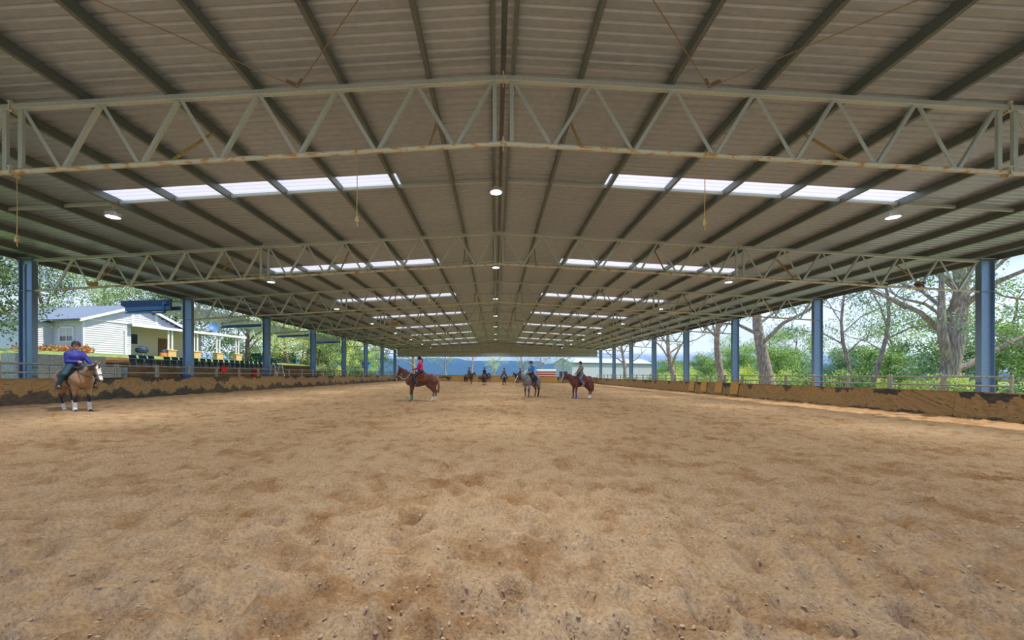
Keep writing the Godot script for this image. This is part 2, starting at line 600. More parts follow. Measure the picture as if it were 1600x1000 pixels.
func build_sand() -> void:
	var xs := PackedFloat32Array()
	var zs := PackedFloat32Array()
	var x := -18.3
	while x < 19.1:
		xs.push_back(x)
		x += 0.034 if absf(x) < 6.0 else (0.055 if absf(x) < 11.0 else 0.1)
	xs.push_back(19.1)
	var d := -6.0
	while d < 73.0:
		zs.push_back(-d)
		d += 0.3 if d < 1.4 else maxf(0.028, 0.0115 * d)
	var nx := xs.size()
	var nz := zs.size()
	var h := PackedFloat32Array()
	h.resize(nx * nz)
	var wide := FastNoiseLite.new()
	wide.seed = 5; wide.frequency = 0.5; wide.fractal_octaves = 3
	var rough := FastNoiseLite.new()
	rough.seed = 6; rough.frequency = 2.2; rough.fractal_octaves = 4; rough.fractal_gain = 0.55
	var crumb := FastNoiseLite.new()
	crumb.seed = 8; crumb.frequency = 5.0; crumb.noise_type = FastNoiseLite.TYPE_CELLULAR; crumb.cellular_return_type = FastNoiseLite.RETURN_DISTANCE
	var lumps := FastNoiseLite.new()
	lumps.seed = 15; lumps.frequency = 4.4; lumps.fractal_octaves = 3; lumps.fractal_type = FastNoiseLite.FRACTAL_RIDGED
	for j in nz:
		for i in nx:
			var xx := xs[i]
			var zz := zs[j]
			var cl := crumb.get_noise_2d(xx, zz) * (0.5 + rough.get_noise_2d(zz * 0.3, xx * 0.3))
			h[j * nx + i] = sand_y(xx) + 0.045 * wide.get_noise_2d(xx, zz) + 0.06 * rough.get_noise_2d(xx, zz) - 0.022 * cl + 0.026 * lumps.get_noise_2d(xx + 0.3 * rough.get_noise_2d(zz, xx), zz)
	# hoof prints: a cupped dent with a pushed-up rim
	var rng := RandomNumberGenerator.new()
	rng.seed = 77
	for k in 9000:
		var cz := -(1.6 + 30.0 * pow(rng.randf(), 1.6))
		var cx := rng.randf_range(-17.5, 18.3)
		var rad := rng.randf_range(0.07, 0.13)
		var deep := rng.randf_range(0.02, 0.06)
		var dirx := rng.randf_range(-1.0, 1.0)
		var j0 := 0
		# rows run away from the camera: find the first by halving
		var lo := 0
		var hi := nz - 1
		while lo < hi:
			var mid := (lo + hi) / 2
			if zs[mid] > cz + 2.0 * rad: lo = mid + 1
			else: hi = mid
		j0 = lo
		var i0 := xs.bsearch(cx - 2.0 * rad)
		var j := j0
		while j < nz and zs[j] > cz - 2.0 * rad:
			var i := i0
			while i < nx and xs[i] < cx + 2.0 * rad:
				var dd := Vector2(xs[i] - cx, (zs[j] - cz) * 0.85).length() / rad
				if dd < 1.0:
					h[j * nx + i] -= deep * (1.0 - dd * dd) 
				elif dd < 2.0:
					h[j * nx + i] += deep * 0.55 * sin((dd - 1.0) * PI) * (0.6 + 0.4 * dirx * signf(xs[i] - cx))
				i += 1
			j += 1
	var m := MB.new()
	m.v.resize(nx * nz); m.n.resize(nx * nz); m.c.resize(nx * nz); m.ix.resize((nx - 1) * (nz - 1) * 6)
	var damp := FastNoiseLite.new()
	damp.seed = 19; damp.frequency = 0.9; damp.fractal_octaves = 6; damp.fractal_gain = 0.72
	var dry := Color(1.0, 1.0, 1.0)
	var wet := Color(0.72, 0.61, 0.5)
	for j in nz:
		for i in nx:
			var a := j * nx + i
			m.v[a] = Vector3(xs[i], h[a], zs[j])
			var i0 := maxi(i - 1, 0)
			var i1 := mini(i + 1, nx - 1)
			var j0 := maxi(j - 1, 0)
			var j1 := mini(j + 1, nz - 1)
			m.n[a] = Vector3(-(h[j * nx + i1] - h[j * nx + i0]) / (xs[i1] - xs[i0]), 1.0, -(h[j1 * nx + i] - h[j0 * nx + i]) / (zs[j1] - zs[j0])).normalized()
			m.c[a] = dry.lerp(wet, clampf(damp.get_noise_2d(xs[i], zs[j]) * 2.4 + 0.9 * wide.get_noise_2d(xs[i] * 0.5, zs[j] * 0.5) - 0.1, 0.0, 1.0))
	var q := 0
	for j in nz - 1:
		for i in nx - 1:
			var a := j * nx + i
			m.ix[q] = a; m.ix[q + 1] = a + nx + 1; m.ix[q + 2] = a + 1
			m.ix[q + 3] = a; m.ix[q + 4] = a + nx; m.ix[q + 5] = a + nx + 1
			q += 6
	var f := solo("floor", m, M.sand, "hoof-churned tan sand floor of the arena", "sand floor", Vector3.ZERO, 0.0, "", "structure")
	# clods lying on the sand
	var lump := MB.new()
	var ico := SphereMesh.new()
	ico.radius = 1.0; ico.height = 2.0; ico.radial_segments = 7; ico.rings = 4
	var arr := ico.get_mesh_arrays()
	var pv: PackedVector3Array = arr[Mesh.ARRAY_VERTEX]
	for i in pv.size():
		var p := pv[i]
		lump.v.push_back(p * (1.0 + 0.7 * noise.get_noise_3d(p.x * 60.0, p.y * 60.0, p.z * 60.0)))
		lump.n.push_back(p); lump.c.push_back(Color.WHITE)
	lump.ix = arr[Mesh.ARRAY_INDEX]
	var mm := MultiMesh.new()
	mm.transform_format = MultiMesh.TRANSFORM_3D
	mm.use_colors = true
	mm.mesh = lump.mesh()
	mm.instance_count = 18000
	for k in 18000:
		var zz := -(1.5 + 13.0 * pow(rng.randf(), 1.7))
		var xx := rng.randf_range(-1.4, 1.4) * (-zz + 0.5)
		if rough.get_noise_2d(zz * 0.4, xx * 0.4) < -0.05 and rng.randf() < 0.75:
			zz = -(1.5 + 13.0 * rng.randf())
		xx = clampf(xx, -17.0, 18.0)
		var lo := 0
		var hi := nz - 1
		while lo < hi:
			var mid := (lo + hi) / 2
			if zs[mid] > zz: lo = mid + 1
			else: hi = mid
		var y := h[lo * nx + mini(xs.bsearch(xx), nx - 1)]
		var s := 0.003 + 0.01 * pow(rng.randf(), 3.0)
		var b := Basis.from_euler(Vector3(rng.randf_range(-0.5, 0.5), rng.randf() * 6.0, rng.randf_range(-0.5, 0.5))) * Basis.from_scale(Vector3(s * 1.4, s * 0.5, s * 1.1))
		mm.set_instance_transform(k, Transform3D(b, Vector3(xx, y + s * 0.08, zz)))
		var t := rng.randf_range(0.75, 1.1)
		mm.set_instance_color(k, Color(t, t * 0.98, t * 0.95))
	var mi := MultiMeshInstance3D.new()
	mi.multimesh = mm
	mi.material_override = M.clod
	mi.name = "sand_clods"
	mi.set_meta("kind", "stuff")
	f.add_child(mi, true)


func purlin_xs(side: float) -> Array:      # distances of the purlins from the ridge
	var out: Array = [0.147]
	for k in 11:
		out.append((1.38 + 1.66 * k) if side < 0.0 else (1.45 + 1.73 * k))
	out.append((EAVE_L if side < 0.0 else EAVE_R) - 0.12)
	return out


func sheet_mesh(side: float, d0: float, d1: float) -> ArrayMesh:
	var m := MB.new()
	var pts: Array = []
	for r in 4:
		pts.append_array([Vector2(0.2 * r, 0.0), Vector2(0.2 * r + 0.128, 0.0), Vector2(0.2 * r + 0.133, 0.042), Vector2(0.2 * r + 0.16, 0.042)])
	pts.append(Vector2(0.8, 0.0))
	for i in pts.size() - 1:
		var a: Vector2 = pts[i]
		var b: Vector2 = pts[i + 1]
		var x0 := RX + side * d0
		var x1 := RX + side * d1
		m.out_quad(Vector3(x0, roof_y(x0) + a.y, -a.x), Vector3(x1, roof_y(x1) + a.y, -a.x), Vector3(x1, roof_y(x1) + b.y, -b.x), Vector3(x0, roof_y(x0) + b.y, -b.x), Vector3(0, 30, 0))
	return m.mesh()


func build_roof() -> void:
	var roof := thing("ceiling", "ribbed zinc-grey metal roof with rows of white skylight strips", "roof", Vector3.ZERO, 0.0, "", "structure")
	for side in [-1.0, 1.0]:
		var ps := purlin_xs(side)
		var eave: float = EAVE_L if side < 0.0 else EAVE_R
		var full := sheet_mesh(side, 0.05, eave)
		var inner := sheet_mesh(side, 0.05, ps[2] - 0.05)
		var mid := sheet_mesh(side, ps[2] - 0.05, ps[7] + 0.05)
		var outer := sheet_mesh(side, ps[7] + 0.05, eave)
		for i in 92:
			var z := ROOF_FRONT - SHEET * i
			if i % 10 == 5:
				part("roof_sheet", inner, M.roof_sheet, roof).position.z = z
				part("skylight_sheet", mid, M.skylight, roof, "translucent white skylight sheet").position.z = z
				part("roof_sheet", outer, M.roof_sheet, roof).position.z = z
			else:
				part("roof_sheet", full, M.roof_sheet, roof).position.z = z
	var cap := MB.new()
	for s in [-1.0, 1.0]:
		cap.prof(PackedVector2Array([Vector2(0, 0.062), Vector2(0.26, 0.046), Vector2(0.26, 0.05), Vector2(0, 0.068)]), Vector3(RX, roof_y(RX), ROOF_FRONT), Vector3(RX, roof_y(RX), -72.6), Vector3(s, 0, 0), Vector3.UP)
	part("ridge_cap", cap, M.purlin_steel, roof)
	for s in [-1.0, 1.0]:
		var g := MB.new()
		var ex: float = RX + s * (EAVE_L if s < 0.0 else EAVE_R)
		var y := roof_y(ex)
		g.prof(PackedVector2Array([Vector2(0, 0), Vector2(0, -0.14), Vector2(0.14, -0.14), Vector2(0.16, 0.01), Vector2(0.152, 0.01), Vector2(0.133, -0.133), Vector2(0.007, -0.133), Vector2(0.007, 0)]), Vector3(ex - s * 0.02, y - 0.005, ROOF_FRONT), Vector3(ex - s * 0.02, y - 0.005, -72.6), Vector3(s, 0, 0), Vector3.UP)
		part("gutter", g, M.galv, roof)


func build_purlins() -> void:
	var c := PackedVector2Array([Vector2(0, 0), Vector2(0.076, 0), Vector2(0.076, 0.02), Vector2(0.07, 0.02), Vector2(0.07, 0.005), Vector2(0.005, 0.005), Vector2(0.005, 0.195), Vector2(0.07, 0.195), Vector2(0.07, 0.18), Vector2(0.076, 0.18), Vector2(0.076, 0.2), Vector2(0, 0.2)])
	for side in [-1.0, 1.0]:
		var ps := purlin_xs(side)
		var word: String = "left" if side < 0.0 else "right"
		for k in ps.size():
			var x: float = RX + side * ps[k]
			var m := MB.new()
			m.prof(c, Vector3(x, chord_y(x) + 0.002, ROOF_FRONT - 0.05), Vector3(x, chord_y(x) + 0.002, -72.5), Vector3(side, -SLOPE, 0).normalized(), Vector3(side * SLOPE, 1, 0).normalized())
			var l: String
			if k == 0: l = "dark steel ridge purlin on the %s side of the roof peak" % word
			elif k == ps.size() - 1: l = "dark steel eave purlin above the %s columns" % word
			else: l = "dark steel roof purlin, %s one out from the ridge on the %s slope" % [ordinal(k - 1), word]
			solo("purlin", m, M.purlin_steel, l, "purlin", Vector3.ZERO, 0.0, "roof purlins of the %s slope" % word, "thing")
	# bridging tubes half way along each bay
	for b in 9:
		var z := -(T0 + BAY * (b - 0.5)) - 0.1
		for side in [-1.0, 1.0]:
			var ps := purlin_xs(side)
			var word: String = "left" if side < 0.0 else "right"
			var t := thing("bridging_row", "pale bridging bars between the purlins of the %s slope, %s bay from the camera" % [word, ordinal(b)], "bridging", Vector3(RX, chord_y(RX), z), 0.0, "bridging rows", "thing")
			for k in ps.size() - 1:
				var m := MB.new()
				var d0: float = ps[k] + 0.08
				var d1: float = ps[k + 1] - 0.002
				m.bar(Vector3(side * d0, 0.09 - SLOPE * d0, 0), Vector3(side * d1, 0.09 - SLOPE * d1, 0), 0.05, 0.09, Vector3(0, 1, 0), 0.008)
				part("bridging_bar", m, M.galv, t)


func angle_bar(a: Vector3, b: Vector3, w: float, flip: float) -> MB:       # an L-shaped steel angle in the plane of the truss
	var m := MB.new()
	var d := (b - a).normalized()
	var xa := d.cross(Vector3(0, 0, 1)).normalized()
	var o := PackedVector2Array([Vector2(-w * 0.5, 0), Vector2(w * 0.5, 0), Vector2(w * 0.5, 0.008), Vector2(-w * 0.5 + 0.008, 0.008), Vector2(-w * 0.5 + 0.008, w), Vector2(-w * 0.5, w)])
	m.prof(o, a, b, xa * flip, Vector3(0, 0, -1))
	return m


func build_trusses() -> void:
	var proto: Node3D
	for i in NT:
		var label := "galvanised roof truss with zigzag web, %s from the camera" % ordinal(i)
		if i > 0:
			var t: Node3D = proto.duplicate()
			t.name = numbered("roof_truss")
			add_child(t)
			t.position.z = -(T0 + BAY * i)
			t.set_meta("label", label)
			continue
		proto = thing("roof_truss", label, "roof truss", Vector3(RX, 0, -T0), 0.0, "roof trusses", "thing")
		for side in [-1.0, 1.0]:
			var end: float = HALF_L if side < 0.0 else HALF_R
			var splice: float = 9.36 if side < 0.0 else 9.62
			var top := func(d: float) -> Vector3: return Vector3(side * d, CHORD - 0.1 - SLOPE * d, 0)
			var low := func(d: float) -> Vector3: return Vector3(side * d, CHORD_LOW - 0.058 * d, 0)
			var rhs := PackedVector2Array([Vector2(-0.05, -0.042), Vector2(-0.042, -0.05), Vector2(0.042, -0.05), Vector2(0.05, -0.042), Vector2(0.05, 0.042), Vector2(0.042, 0.05), Vector2(-0.042, 0.05), Vector2(-0.05, 0.042)])
			for seg in [[0.0, splice - 0.012], [splice + 0.012, end]]:
				var m := MB.new()
				m.prof(rhs, top.call(seg[0]) + Vector3(0, 0.05, 0), top.call(seg[1]) + Vector3(0, 0.05, 0), Vector3(0, 0, 1), Vector3.UP)
				part("top_chord", m, M.galv, proto)
				var l := MB.new()
				var oct := PackedVector2Array()
				for q in 12:
					oct.push_back(Vector2(cos(TAU * q / 12.0), sin(TAU * q / 12.0)) * 0.046)
				l.prof(oct, low.call(seg[0]) - Vector3(0, 0.045, 0), low.call(seg[1]) - Vector3(0, 0.045, 0), Vector3(0, 0, 1), Vector3.UP)
				part("bottom_chord", l, M.galv_rust, proto)
			var posts: Array = [0.165, splice - 0.15, splice + 0.15]
			for d in posts:
				var m := MB.new()
				m.bar(low.call(d) - Vector3(0, 0.005, 0), top.call(d), 0.08, 0.07, Vector3(0, 0, 1), 0.008)
				part("web_post", m, M.galv, proto)
			for d in [splice]:
				for y in [0.0, 1.0]:
					var m := MB.new()
					var p: Vector3 = (top.call(d) + Vector3(0, 0.05, 0)) if y > 0.5 else (low.call(d) - Vector3(0, 0.045, 0))
					m.box(p, Vector3(0.024, 0.2, 0.17))
					for by in [-0.08, 0.08]:
						for bz in [-0.06, 0.06]:
							m.bar(p + Vector3(-0.04, by, bz), p + Vector3(0.04, by, bz), 0.026, 0.026)
					part("splice_plate", m, M.galv_rust, proto)
			for seg in [[0.165, splice - 0.15], [splice + 0.15, end]]:
				var pitch: float = (seg[1] - seg[0]) / 6.0
				for k in 6:
					var d0: float = seg[0] + pitch * k + 0.045
					var d1: float = seg[0] + pitch * (k + 0.5)
					var d2: float = seg[0] + pitch * (k + 1) - 0.045
					part("web_member", angle_bar(top.call(d0), low.call(d1 - 0.04) + Vector3(0, -0.01, 0), 0.066, 1.0), M.galv, proto)
					part("web_member", angle_bar(low.call(d1 + 0.04) + Vector3(0, -0.01, 0), top.call(d2), 0.066, 1.0), M.galv, proto)
			var ps := purlin_xs(side)
			for k in [1, 4, 7, 10]:
				var m := MB.new()
				var d: float = ps[k]
				m.bar(Vector3(side * (d + 0.04), CHORD_LOW - 0.058 * d - 0.01, -0.03), Vector3(side * (d + 0.04), CHORD - SLOPE * d + 0.06, -1.2), 0.045, 0.045, Vector3.UP, 0.006)
				part("fly_brace", m, M.yellow_steel, proto)
		var pl := MB.new()
		for y in [CHORD - 0.05, CHORD_LOW - 0.045]:
			pl.box(Vector3(0, y, 0), Vector3(0.03, 0.2, 0.16))
			pl.box(Vector3(0, y, 0.05), Vector3(0.1, 0.05, 0.05))
		part("apex_plate", pl, M.galv_rust, proto)
	# bracing rods over the camera's bay and the cords that hang from the trusses
	for side in [-1.0, 1.0]:
		for way in [-1.0, 1.0]:
			var m := MB.new()
			var a := Vector3(RX + side * 3.9, chord_y(3.9) + 0.0, -T0 + 0.06)
			var b := Vector3(RX + side * 3.9 + way * side * 8.4, 0, 0.55)
			b.y = chord_y(b.x) + 0.0
			var path: Array = []
			for k in 9:
				path.append(a.lerp(b, k / 8.0) + Vector3(0, minf(0.0, 0.0) + (chord_y(lerpf(a.x, b.x, k / 8.0)) - lerpf(a.y, b.y, k / 8.0)) - 0.03, 0))
			m.tube(path, [0.009], 6)
			var t := thing("bracing_rod", "thin rusty bracing rod running %s from the first truss on the %s slope" % ["outwards" if way > 0.0 else "towards the ridge", "left" if side < 0.0 else "right"], "bracing rod", a, 0.0, "roof bracing rods", "thing")
			var r := part("rod", m, M.rod, t)
			r.position = -a
			var n := MB.new()
			var dir: Vector3 = (path[1] - path[0]).normalized()
			n.tube([dir * 0.03, dir * 0.2], [0.022], 6)
			for q in 6:
				n.tube([dir * (0.05 + 0.025 * q), dir * (0.062 + 0.025 * q)], [0.03], 8)
			part("turnbuckle", n, M.rod, t)
	for i in NT - 2:
		for d in ([-2.8, 3.85, -9.3] if i == 0 else [-2.8, 3.85]):
			var x: float = RX + d
			var len := 1.18
			var t := thing("hanging_cord", "pale cord with a yellow weight %s under the %s truss" % ["far left" if d < -5.0 else ("left of the ridge" if d < 0.0 else "right of the ridge"), ordinal(i)], "cord", Vector3(x, low_y(x) - 0.09, -T0 - BAY * i), 0.0, "hanging cords", "thing")
			var m := MB.new()
			m.tube([Vector3(0, 0, 0), Vector3(0.008, -len * 0.5, 0), Vector3(0, -len, 0)], [0.007], 6)
			for q in 12:
				var a0 := TAU * q / 12.0
				var a1 := TAU * (q + 1) / 12.0
				m.tube([Vector3(0, 0.045 + 0.054 * sin(a0), 0.054 * cos(a0)), Vector3(0, 0.045 + 0.054 * sin(a1), 0.054 * cos(a1))], [0.008], 6)
			part("cord", m, M.cord, t)
			var w := MB.new()
			w.lathe(Vector3(0, -len - 0.13, 0), PackedVector2Array([Vector2(0.0, 0), Vector2(0.03, 0.01), Vector2(0.038, 0.06), Vector2(0.025, 0.11), Vector2(0.01, 0.14), Vector2(0.0, 0.145)]), 10)
			w.tube([Vector3(0, -len - 0.12, 0), Vector3(0.01, -len - 0.2, 0), Vector3(0.02, -len - 0.21, 0)], [0.008], 6)
			part("weight", w, M.yellow_steel, t)


func build_columns() -> void:
	for side in [-1.0, 1.0]:
		var word: String = "left" if side < 0.0 else "right"
		var half: float = HALF_L if side < 0.0 else HALF_R
		for i in NT:
			var x: float = RX + side * (half + 0.265)
			var base := land_y(x, -20.0) - 0.1 if side > 0.0 else 0.55
			var top := chord_y(RX + side * half) + 0.02
			var t := thing("column", "blue-grey galvanised steel column on the %s side, under the %s truss from the camera" % [word, ordinal(i)], "column", Vector3(x, base, -T0 - BAY * i), 0.0, "%s row of columns" % word, "thing")
			var h := top - base
			for f in [-1.0, 1.0]:
				var m := MB.new()
				m.box(Vector3(f * 0.258, h * 0.5, 0), Vector3(0.016, h, 0.21), Basis.IDENTITY, 0.003)
				part("flange", m, M.column_steel, t)
			var web := MB.new()
			web.box(Vector3(0, h * 0.5, 0), Vector3(0.5, h, 0.011), Basis.IDENTITY, 0.0)
			part("web", web, M.column_steel, t)
			var st := MB.new()
			var ly := low_y(RX + side * half) - base - 0.045
			for y in [h - 0.08, ly]:
				for f in [-1.0, 1.0]:
					st.box(Vector3(0, y, f * 0.055), Vector3(0.5, 0.012, 0.098), Basis.IDENTITY, 0.0)
			part("stiffener", st, M.column_steel, t)
			var cap := MB.new()
			cap.box(Vector3(0, h + 0.01, 0), Vector3(0.62, 0.02, 0.24))
			part("cap_plate", cap, M.galv, t)
			var br := MB.new()
			br.bar(Vector3(side * 0.27, h - 0.4, 0), Vector3(side * 0.5, h - 0.02, 0), 0.06, 0.06, Vector3(0, 0, 1))
			part("eave_bracket", br, M.galv_rust, t)
			if side < 0.0 and i == 1:
				var dp := MB.new()
				dp.tube([Vector3(0.1, h - 0.25, 0.16), Vector3(0.06, h - 0.35, 0.16), Vector3(0.06, 0.2, 0.16)], [0.045], 10)
				part("downpipe", dp, M.column_steel, t)


func build_lamps() -> void:
	var proto: Node3D
	for b in 9:
		var z := -(T0 + BAY * (b - 0.5))
		for s in [-1, 0, 1]:
			var x: float = [-11.3, 0.02, 11.75][s + 1]
			var y := chord_y(x) + 0.0
			var drop := 0.36 if s != 0 else 0.3
			var label := "glowing round high-bay lamp %s, %s bay from the camera" % [["under the left skylights", "under the ridge", "under the right skylights"][s + 1], ordinal(b)]
			if proto == null:
				proto = thing("high_bay_lamp", label, "lamp", Vector3.ZERO, 0.0, "high-bay lamps", "thing")
				var body := MB.new()
				body.lathe(Vector3.ZERO, PackedVector2Array([Vector2(0.165, -0.02), Vector2(0.19, -0.018), Vector2(0.195, 0.0), Vector2(0.185, 0.03), Vector2(0.12, 0.05), Vector2(0.1, 0.075), Vector2(0.095, 0.14), Vector2(0.06, 0.15), Vector2(0.0, 0.152)]), 28)
				for q in 10:
					var an := TAU * q / 10.0
					body.box(Vector3(cos(an) * 0.13, 0.07, sin(an) * 0.13), Vector3(0.1, 0.07, 0.006), Basis(Vector3.UP, -an), 0.0)
				part("housing", body, M.lamp_body, proto)
				var lens := MB.new()
				lens.lathe(Vector3.ZERO, PackedVector2Array([Vector2(0.0, -0.028), Vector2(0.12, -0.026), Vector2(0.165, -0.018)]), 28)
				part("lens", lens, M.lamp_lens, proto, "bright white lens")
				var hook := MB.new()
				hook.tube([Vector3(0, 0.14, 0), Vector3(0, 0.2, 0), Vector3(0.02, 0.23, 0), Vector3(0, 0.26, 0), Vector3(0, drop, 0)], [0.011], 8)
				hook.box(Vector3(0, drop - 0.01, 0), Vector3(0.07, 0.03, 0.07))
				part("hook", hook, M.cord, proto)
				var l := SpotLight3D.new()
				l.name = "light"
				l.position.y = -0.05
				l.rotation.x = -PI / 2
				l.spot_angle = 80.0
				l.spot_angle_attenuation = 0.7
				l.light_energy = LAMP_ENERGY
				l.light_color = Color(0.93, 0.97, 1.0)
				l.light_size = 0.16
				l.spot_range = 60.0
				l.spot_attenuation = 2.0
				l.shadow_enabled = true
				proto.add_child(l)
				proto.position = Vector3(x, y - drop, z)
			else:
				var t: Node3D = proto.duplicate()
				t.name = numbered("high_bay_lamp")
				add_child(t)
				t.position = Vector3(x, y - drop, z)
				t.set_meta("label", label)


# kickboards that lean outwards, in panels; a pipe fence stands on the outside
func build_walls() -> void:
	for side in [-1.0, 1.0]:
		var word: String = "left" if side < 0.0 else "right"
		var bx: float = -17.8 if side < 0.0 else 18.55
		var by := sand_y(bx) - 0.12
		var ty: float = 1.27 if side < 0.0 else 0.75
		var w := thing("wall_" + word, "stained tan kickboard wall along the %s side of the sand" % word, "kickboard wall", Vector3(bx, by, 0), 0.0, "", "structure")
		var h := ty - by
		var lean: float = 0.16 * side
		var xa := Vector3(lean, h, 0).normalized()
		var full := Vector3(lean, h, 0).length()
		for k in 33:
			var z0 := 6.0 - 2.4 * k
			if z0 < -71.0: break
			var m := MB.new()
			m.box(Vector3(lean * 0.5 + side * 0.02, h * 0.5, z0 - 1.2), Vector3(0.04, full, 2.392), Basis(Vector3(xa.y, -xa.x, 0), xa, Vector3(0, 0, 1)), 0.005)
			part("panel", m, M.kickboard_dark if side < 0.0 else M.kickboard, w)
		if side > 0.0:
			var tm := TextMesh.new()
			tm.text = "5"
			tm.font_size = 24
			tm.pixel_size = 0.012
			tm.depth = 0.004
			var face := part("painted_number", tm, M.faded_paint, w, "faint pale number five")
			face.rotation = Vector3(0, -PI / 2, 0)
			face.basis = Basis(Vector3(0, 0, 1), -atan2(0.16, h)) * face.basis
			face.position = Vector3(lean * 0.46 - 0.004, h * 0.46, -13.85)
		var cap := MB.new()
		cap.bar(Vector3(lean + side * 0.035, h, 6.0), Vector3(lean + side * 0.035, h, -71.4), 0.11, 0.05, Vector3.UP, 0.006)
		part("cap_rail", cap, M.kickboard_dark, w)
		# portable pipe panels
		var proto: Node3D
		var fx: float = bx + side * 0.36
		for k in 34:
			var z := -(3.0 + 2.2 * k)
			if z < -70.0: break
			if z > (-12.0): continue
			var label := "two-rail pipe panel above the %s kickboard, %s from the camera" % [word, ordinal(k - 5)]
			if proto == null:
				proto = thing("fence_panel", label, "fence panel", Vector3(fx, by, z), 0.0, "pipe panels along the %s wall" % word, "thing")
				for e in [-0.06, -2.14]:
					var p := MB.new()
					p.box(Vector3(0, (h + 0.68) * 0.5, e), Vector3(0.075, h + 0.68, 0.075))
					part("post", p, M.rail, proto)
				for y in [h + 0.6, h + 0.25, h - 0.2]:
					var r := MB.new()
					r.tube([Vector3(0, y, -0.06), Vector3(0, y, -2.14)], [0.036], 8)
					part("rail", r, M.rail, proto)
			else:
				var t: Node3D = proto.duplicate()
				t.name = numbered("fence_panel")
				add_child(t)
				t.position = Vector3(fx, by, z)
				t.set_meta("label", label)
	# far end
	var b := thing("wall_back", "tan kickboard wall closing the far end of the sand", "kickboard wall", Vector3(0, 0, -71.3), 0.0, "", "structure")
	for k in 15:
		var m := MB.new()
		m.box(Vector3(-17.9 + 2.45 * k + 1.22, 0.5 - 0.0148 * (-17.9 + 2.45 * k), 0), Vector3(2.44, 1.28, 0.05))
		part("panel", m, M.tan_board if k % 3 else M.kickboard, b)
	var cap := MB.new()
	cap.bar(Vector3(-17.9, 1.43, 0), Vector3(18.8, 0.88, 0), 0.1, 0.07)
	part("cap_rail", cap, M.kickboard_dark, b)
	# gable infill over the far end
	var g := thing("trim_1", "pale ribbed gable sheeting hanging over the far end opening", "gable wall", Vector3(RX, 0, -72.2), 0.0, "", "structure")
	for k in 40:
		var x0 := -18.6 + 0.94 * k
		var m := MB.new()
		for q in 4:
			var xa0 := x0 + 0.235 * q
			var o := [xa0, xa0 + 0.19, xa0 + 0.2, xa0 + 0.225, xa0 + 0.235]
			var zz := [0.0, 0.0, 0.02, 0.02, 0.0]
			for e in 4:
				m.quad(Vector3(o[e], 4.75, zz[e]), Vector3(o[e + 1], 4.75, zz[e + 1]), Vector3(o[e + 1], roof_y(RX + o[e + 1]), zz[e + 1]), Vector3(o[e], roof_y(RX + o[e]), zz[e]))
		part("gable_sheet", m, M.gable_sheet, g)
	for x in [-12.0, -6.2, -2.9, 2.9, 6.2, 12.0]:
		var m := MB.new()
		m.bar(Vector3(x, 4.72, 0.16), Vector3(x, chord_y(RX + x), 0.16), 0.12, 0.12, Vector3(0, 0, 1))
		part("mullion", m, M.galv, g)
	for y in [4.8, 5.45]:
		var m := MB.new()
		m.bar(Vector3(-18.5, y, 0.1), Vector3(18.9, y, 0.1), 0.12, 0.1)
		part("girt", m, M.galv, g)
	# birds' nests on the lower chords
	var spots := [[-16.1, 1, "straw nest on the second truss above the left rail"], [16.95, 1, "dark twig nest on the second truss beside the nearest right column"], [15.3, 3, "dark twig nest in the fourth truss near the right columns"], [-8.2, 3, "big pale straw nest in the fourth truss left of the ridge"]]
	for k in 4:
		var s: Array = spots[k]
		var rng := RandomNumberGenerator.new()
		rng.seed = 40 + k
		var big := 0.3 if k == 3 else 0.17
		var nest := MB.new()
		for q in 60:
			var an := rng.randf() * TAU
			var y := rng.randf()
			var r := big * (0.55 + 0.45 * y) * rng.randf_range(0.75, 1.05)
			var p := Vector3(cos(an) * r, y * big * 0.9 + 0.02, sin(an) * r * 0.7)
			var dir := Vector3(-sin(an), rng.randf_range(-0.4, 0.4), cos(an)) * big * rng.randf_range(0.4, 0.8)
			nest.tube([p - dir, p + Vector3(cos(an), 0, sin(an)) * 0.02, p + dir], [0.012, 0.014, 0.006], 5)
		nest.lathe(Vector3.ZERO, PackedVector2Array([Vector2(0.0, 0.0), Vector2(big * 0.5, 0.02), Vector2(big * 0.8, big * 0.6), Vector2(big * 0.75, big * 0.75), Vector2(big * 0.4, big * 0.4), Vector2(0.0, big * 0.3)]), 12)
		solo("bird_nest", nest, M.straw if k in [0, 3] else M.bark_brown, s[2], "nest", Vector3(s[0], low_y(s[0]) + 0.005, -T0 - BAY * s[1]), 0.0, "", "thing")
	# four loose boards hung over the right wall
	for k in 4:
		var z: float = [-29.9, -32.0, -34.3, -36.4][k]
		var m := MB.new()
		m.box(Vector3(0, -0.42, 0), Vector3(0.03, 0.94, 1.0))
		m.box(Vector3(0.06, 0.07, 0), Vector3(0.15, 0.03, 1.0))
		var o := solo("board", m, M.tan_board, "square yellow-tan board hung over the right kickboard, %s from the camera" % ORD[k], "board", Vector3(18.66, 0.79, z), 0.0, "boards on the right wall", "thing")
		o.rotation.z = -0.14


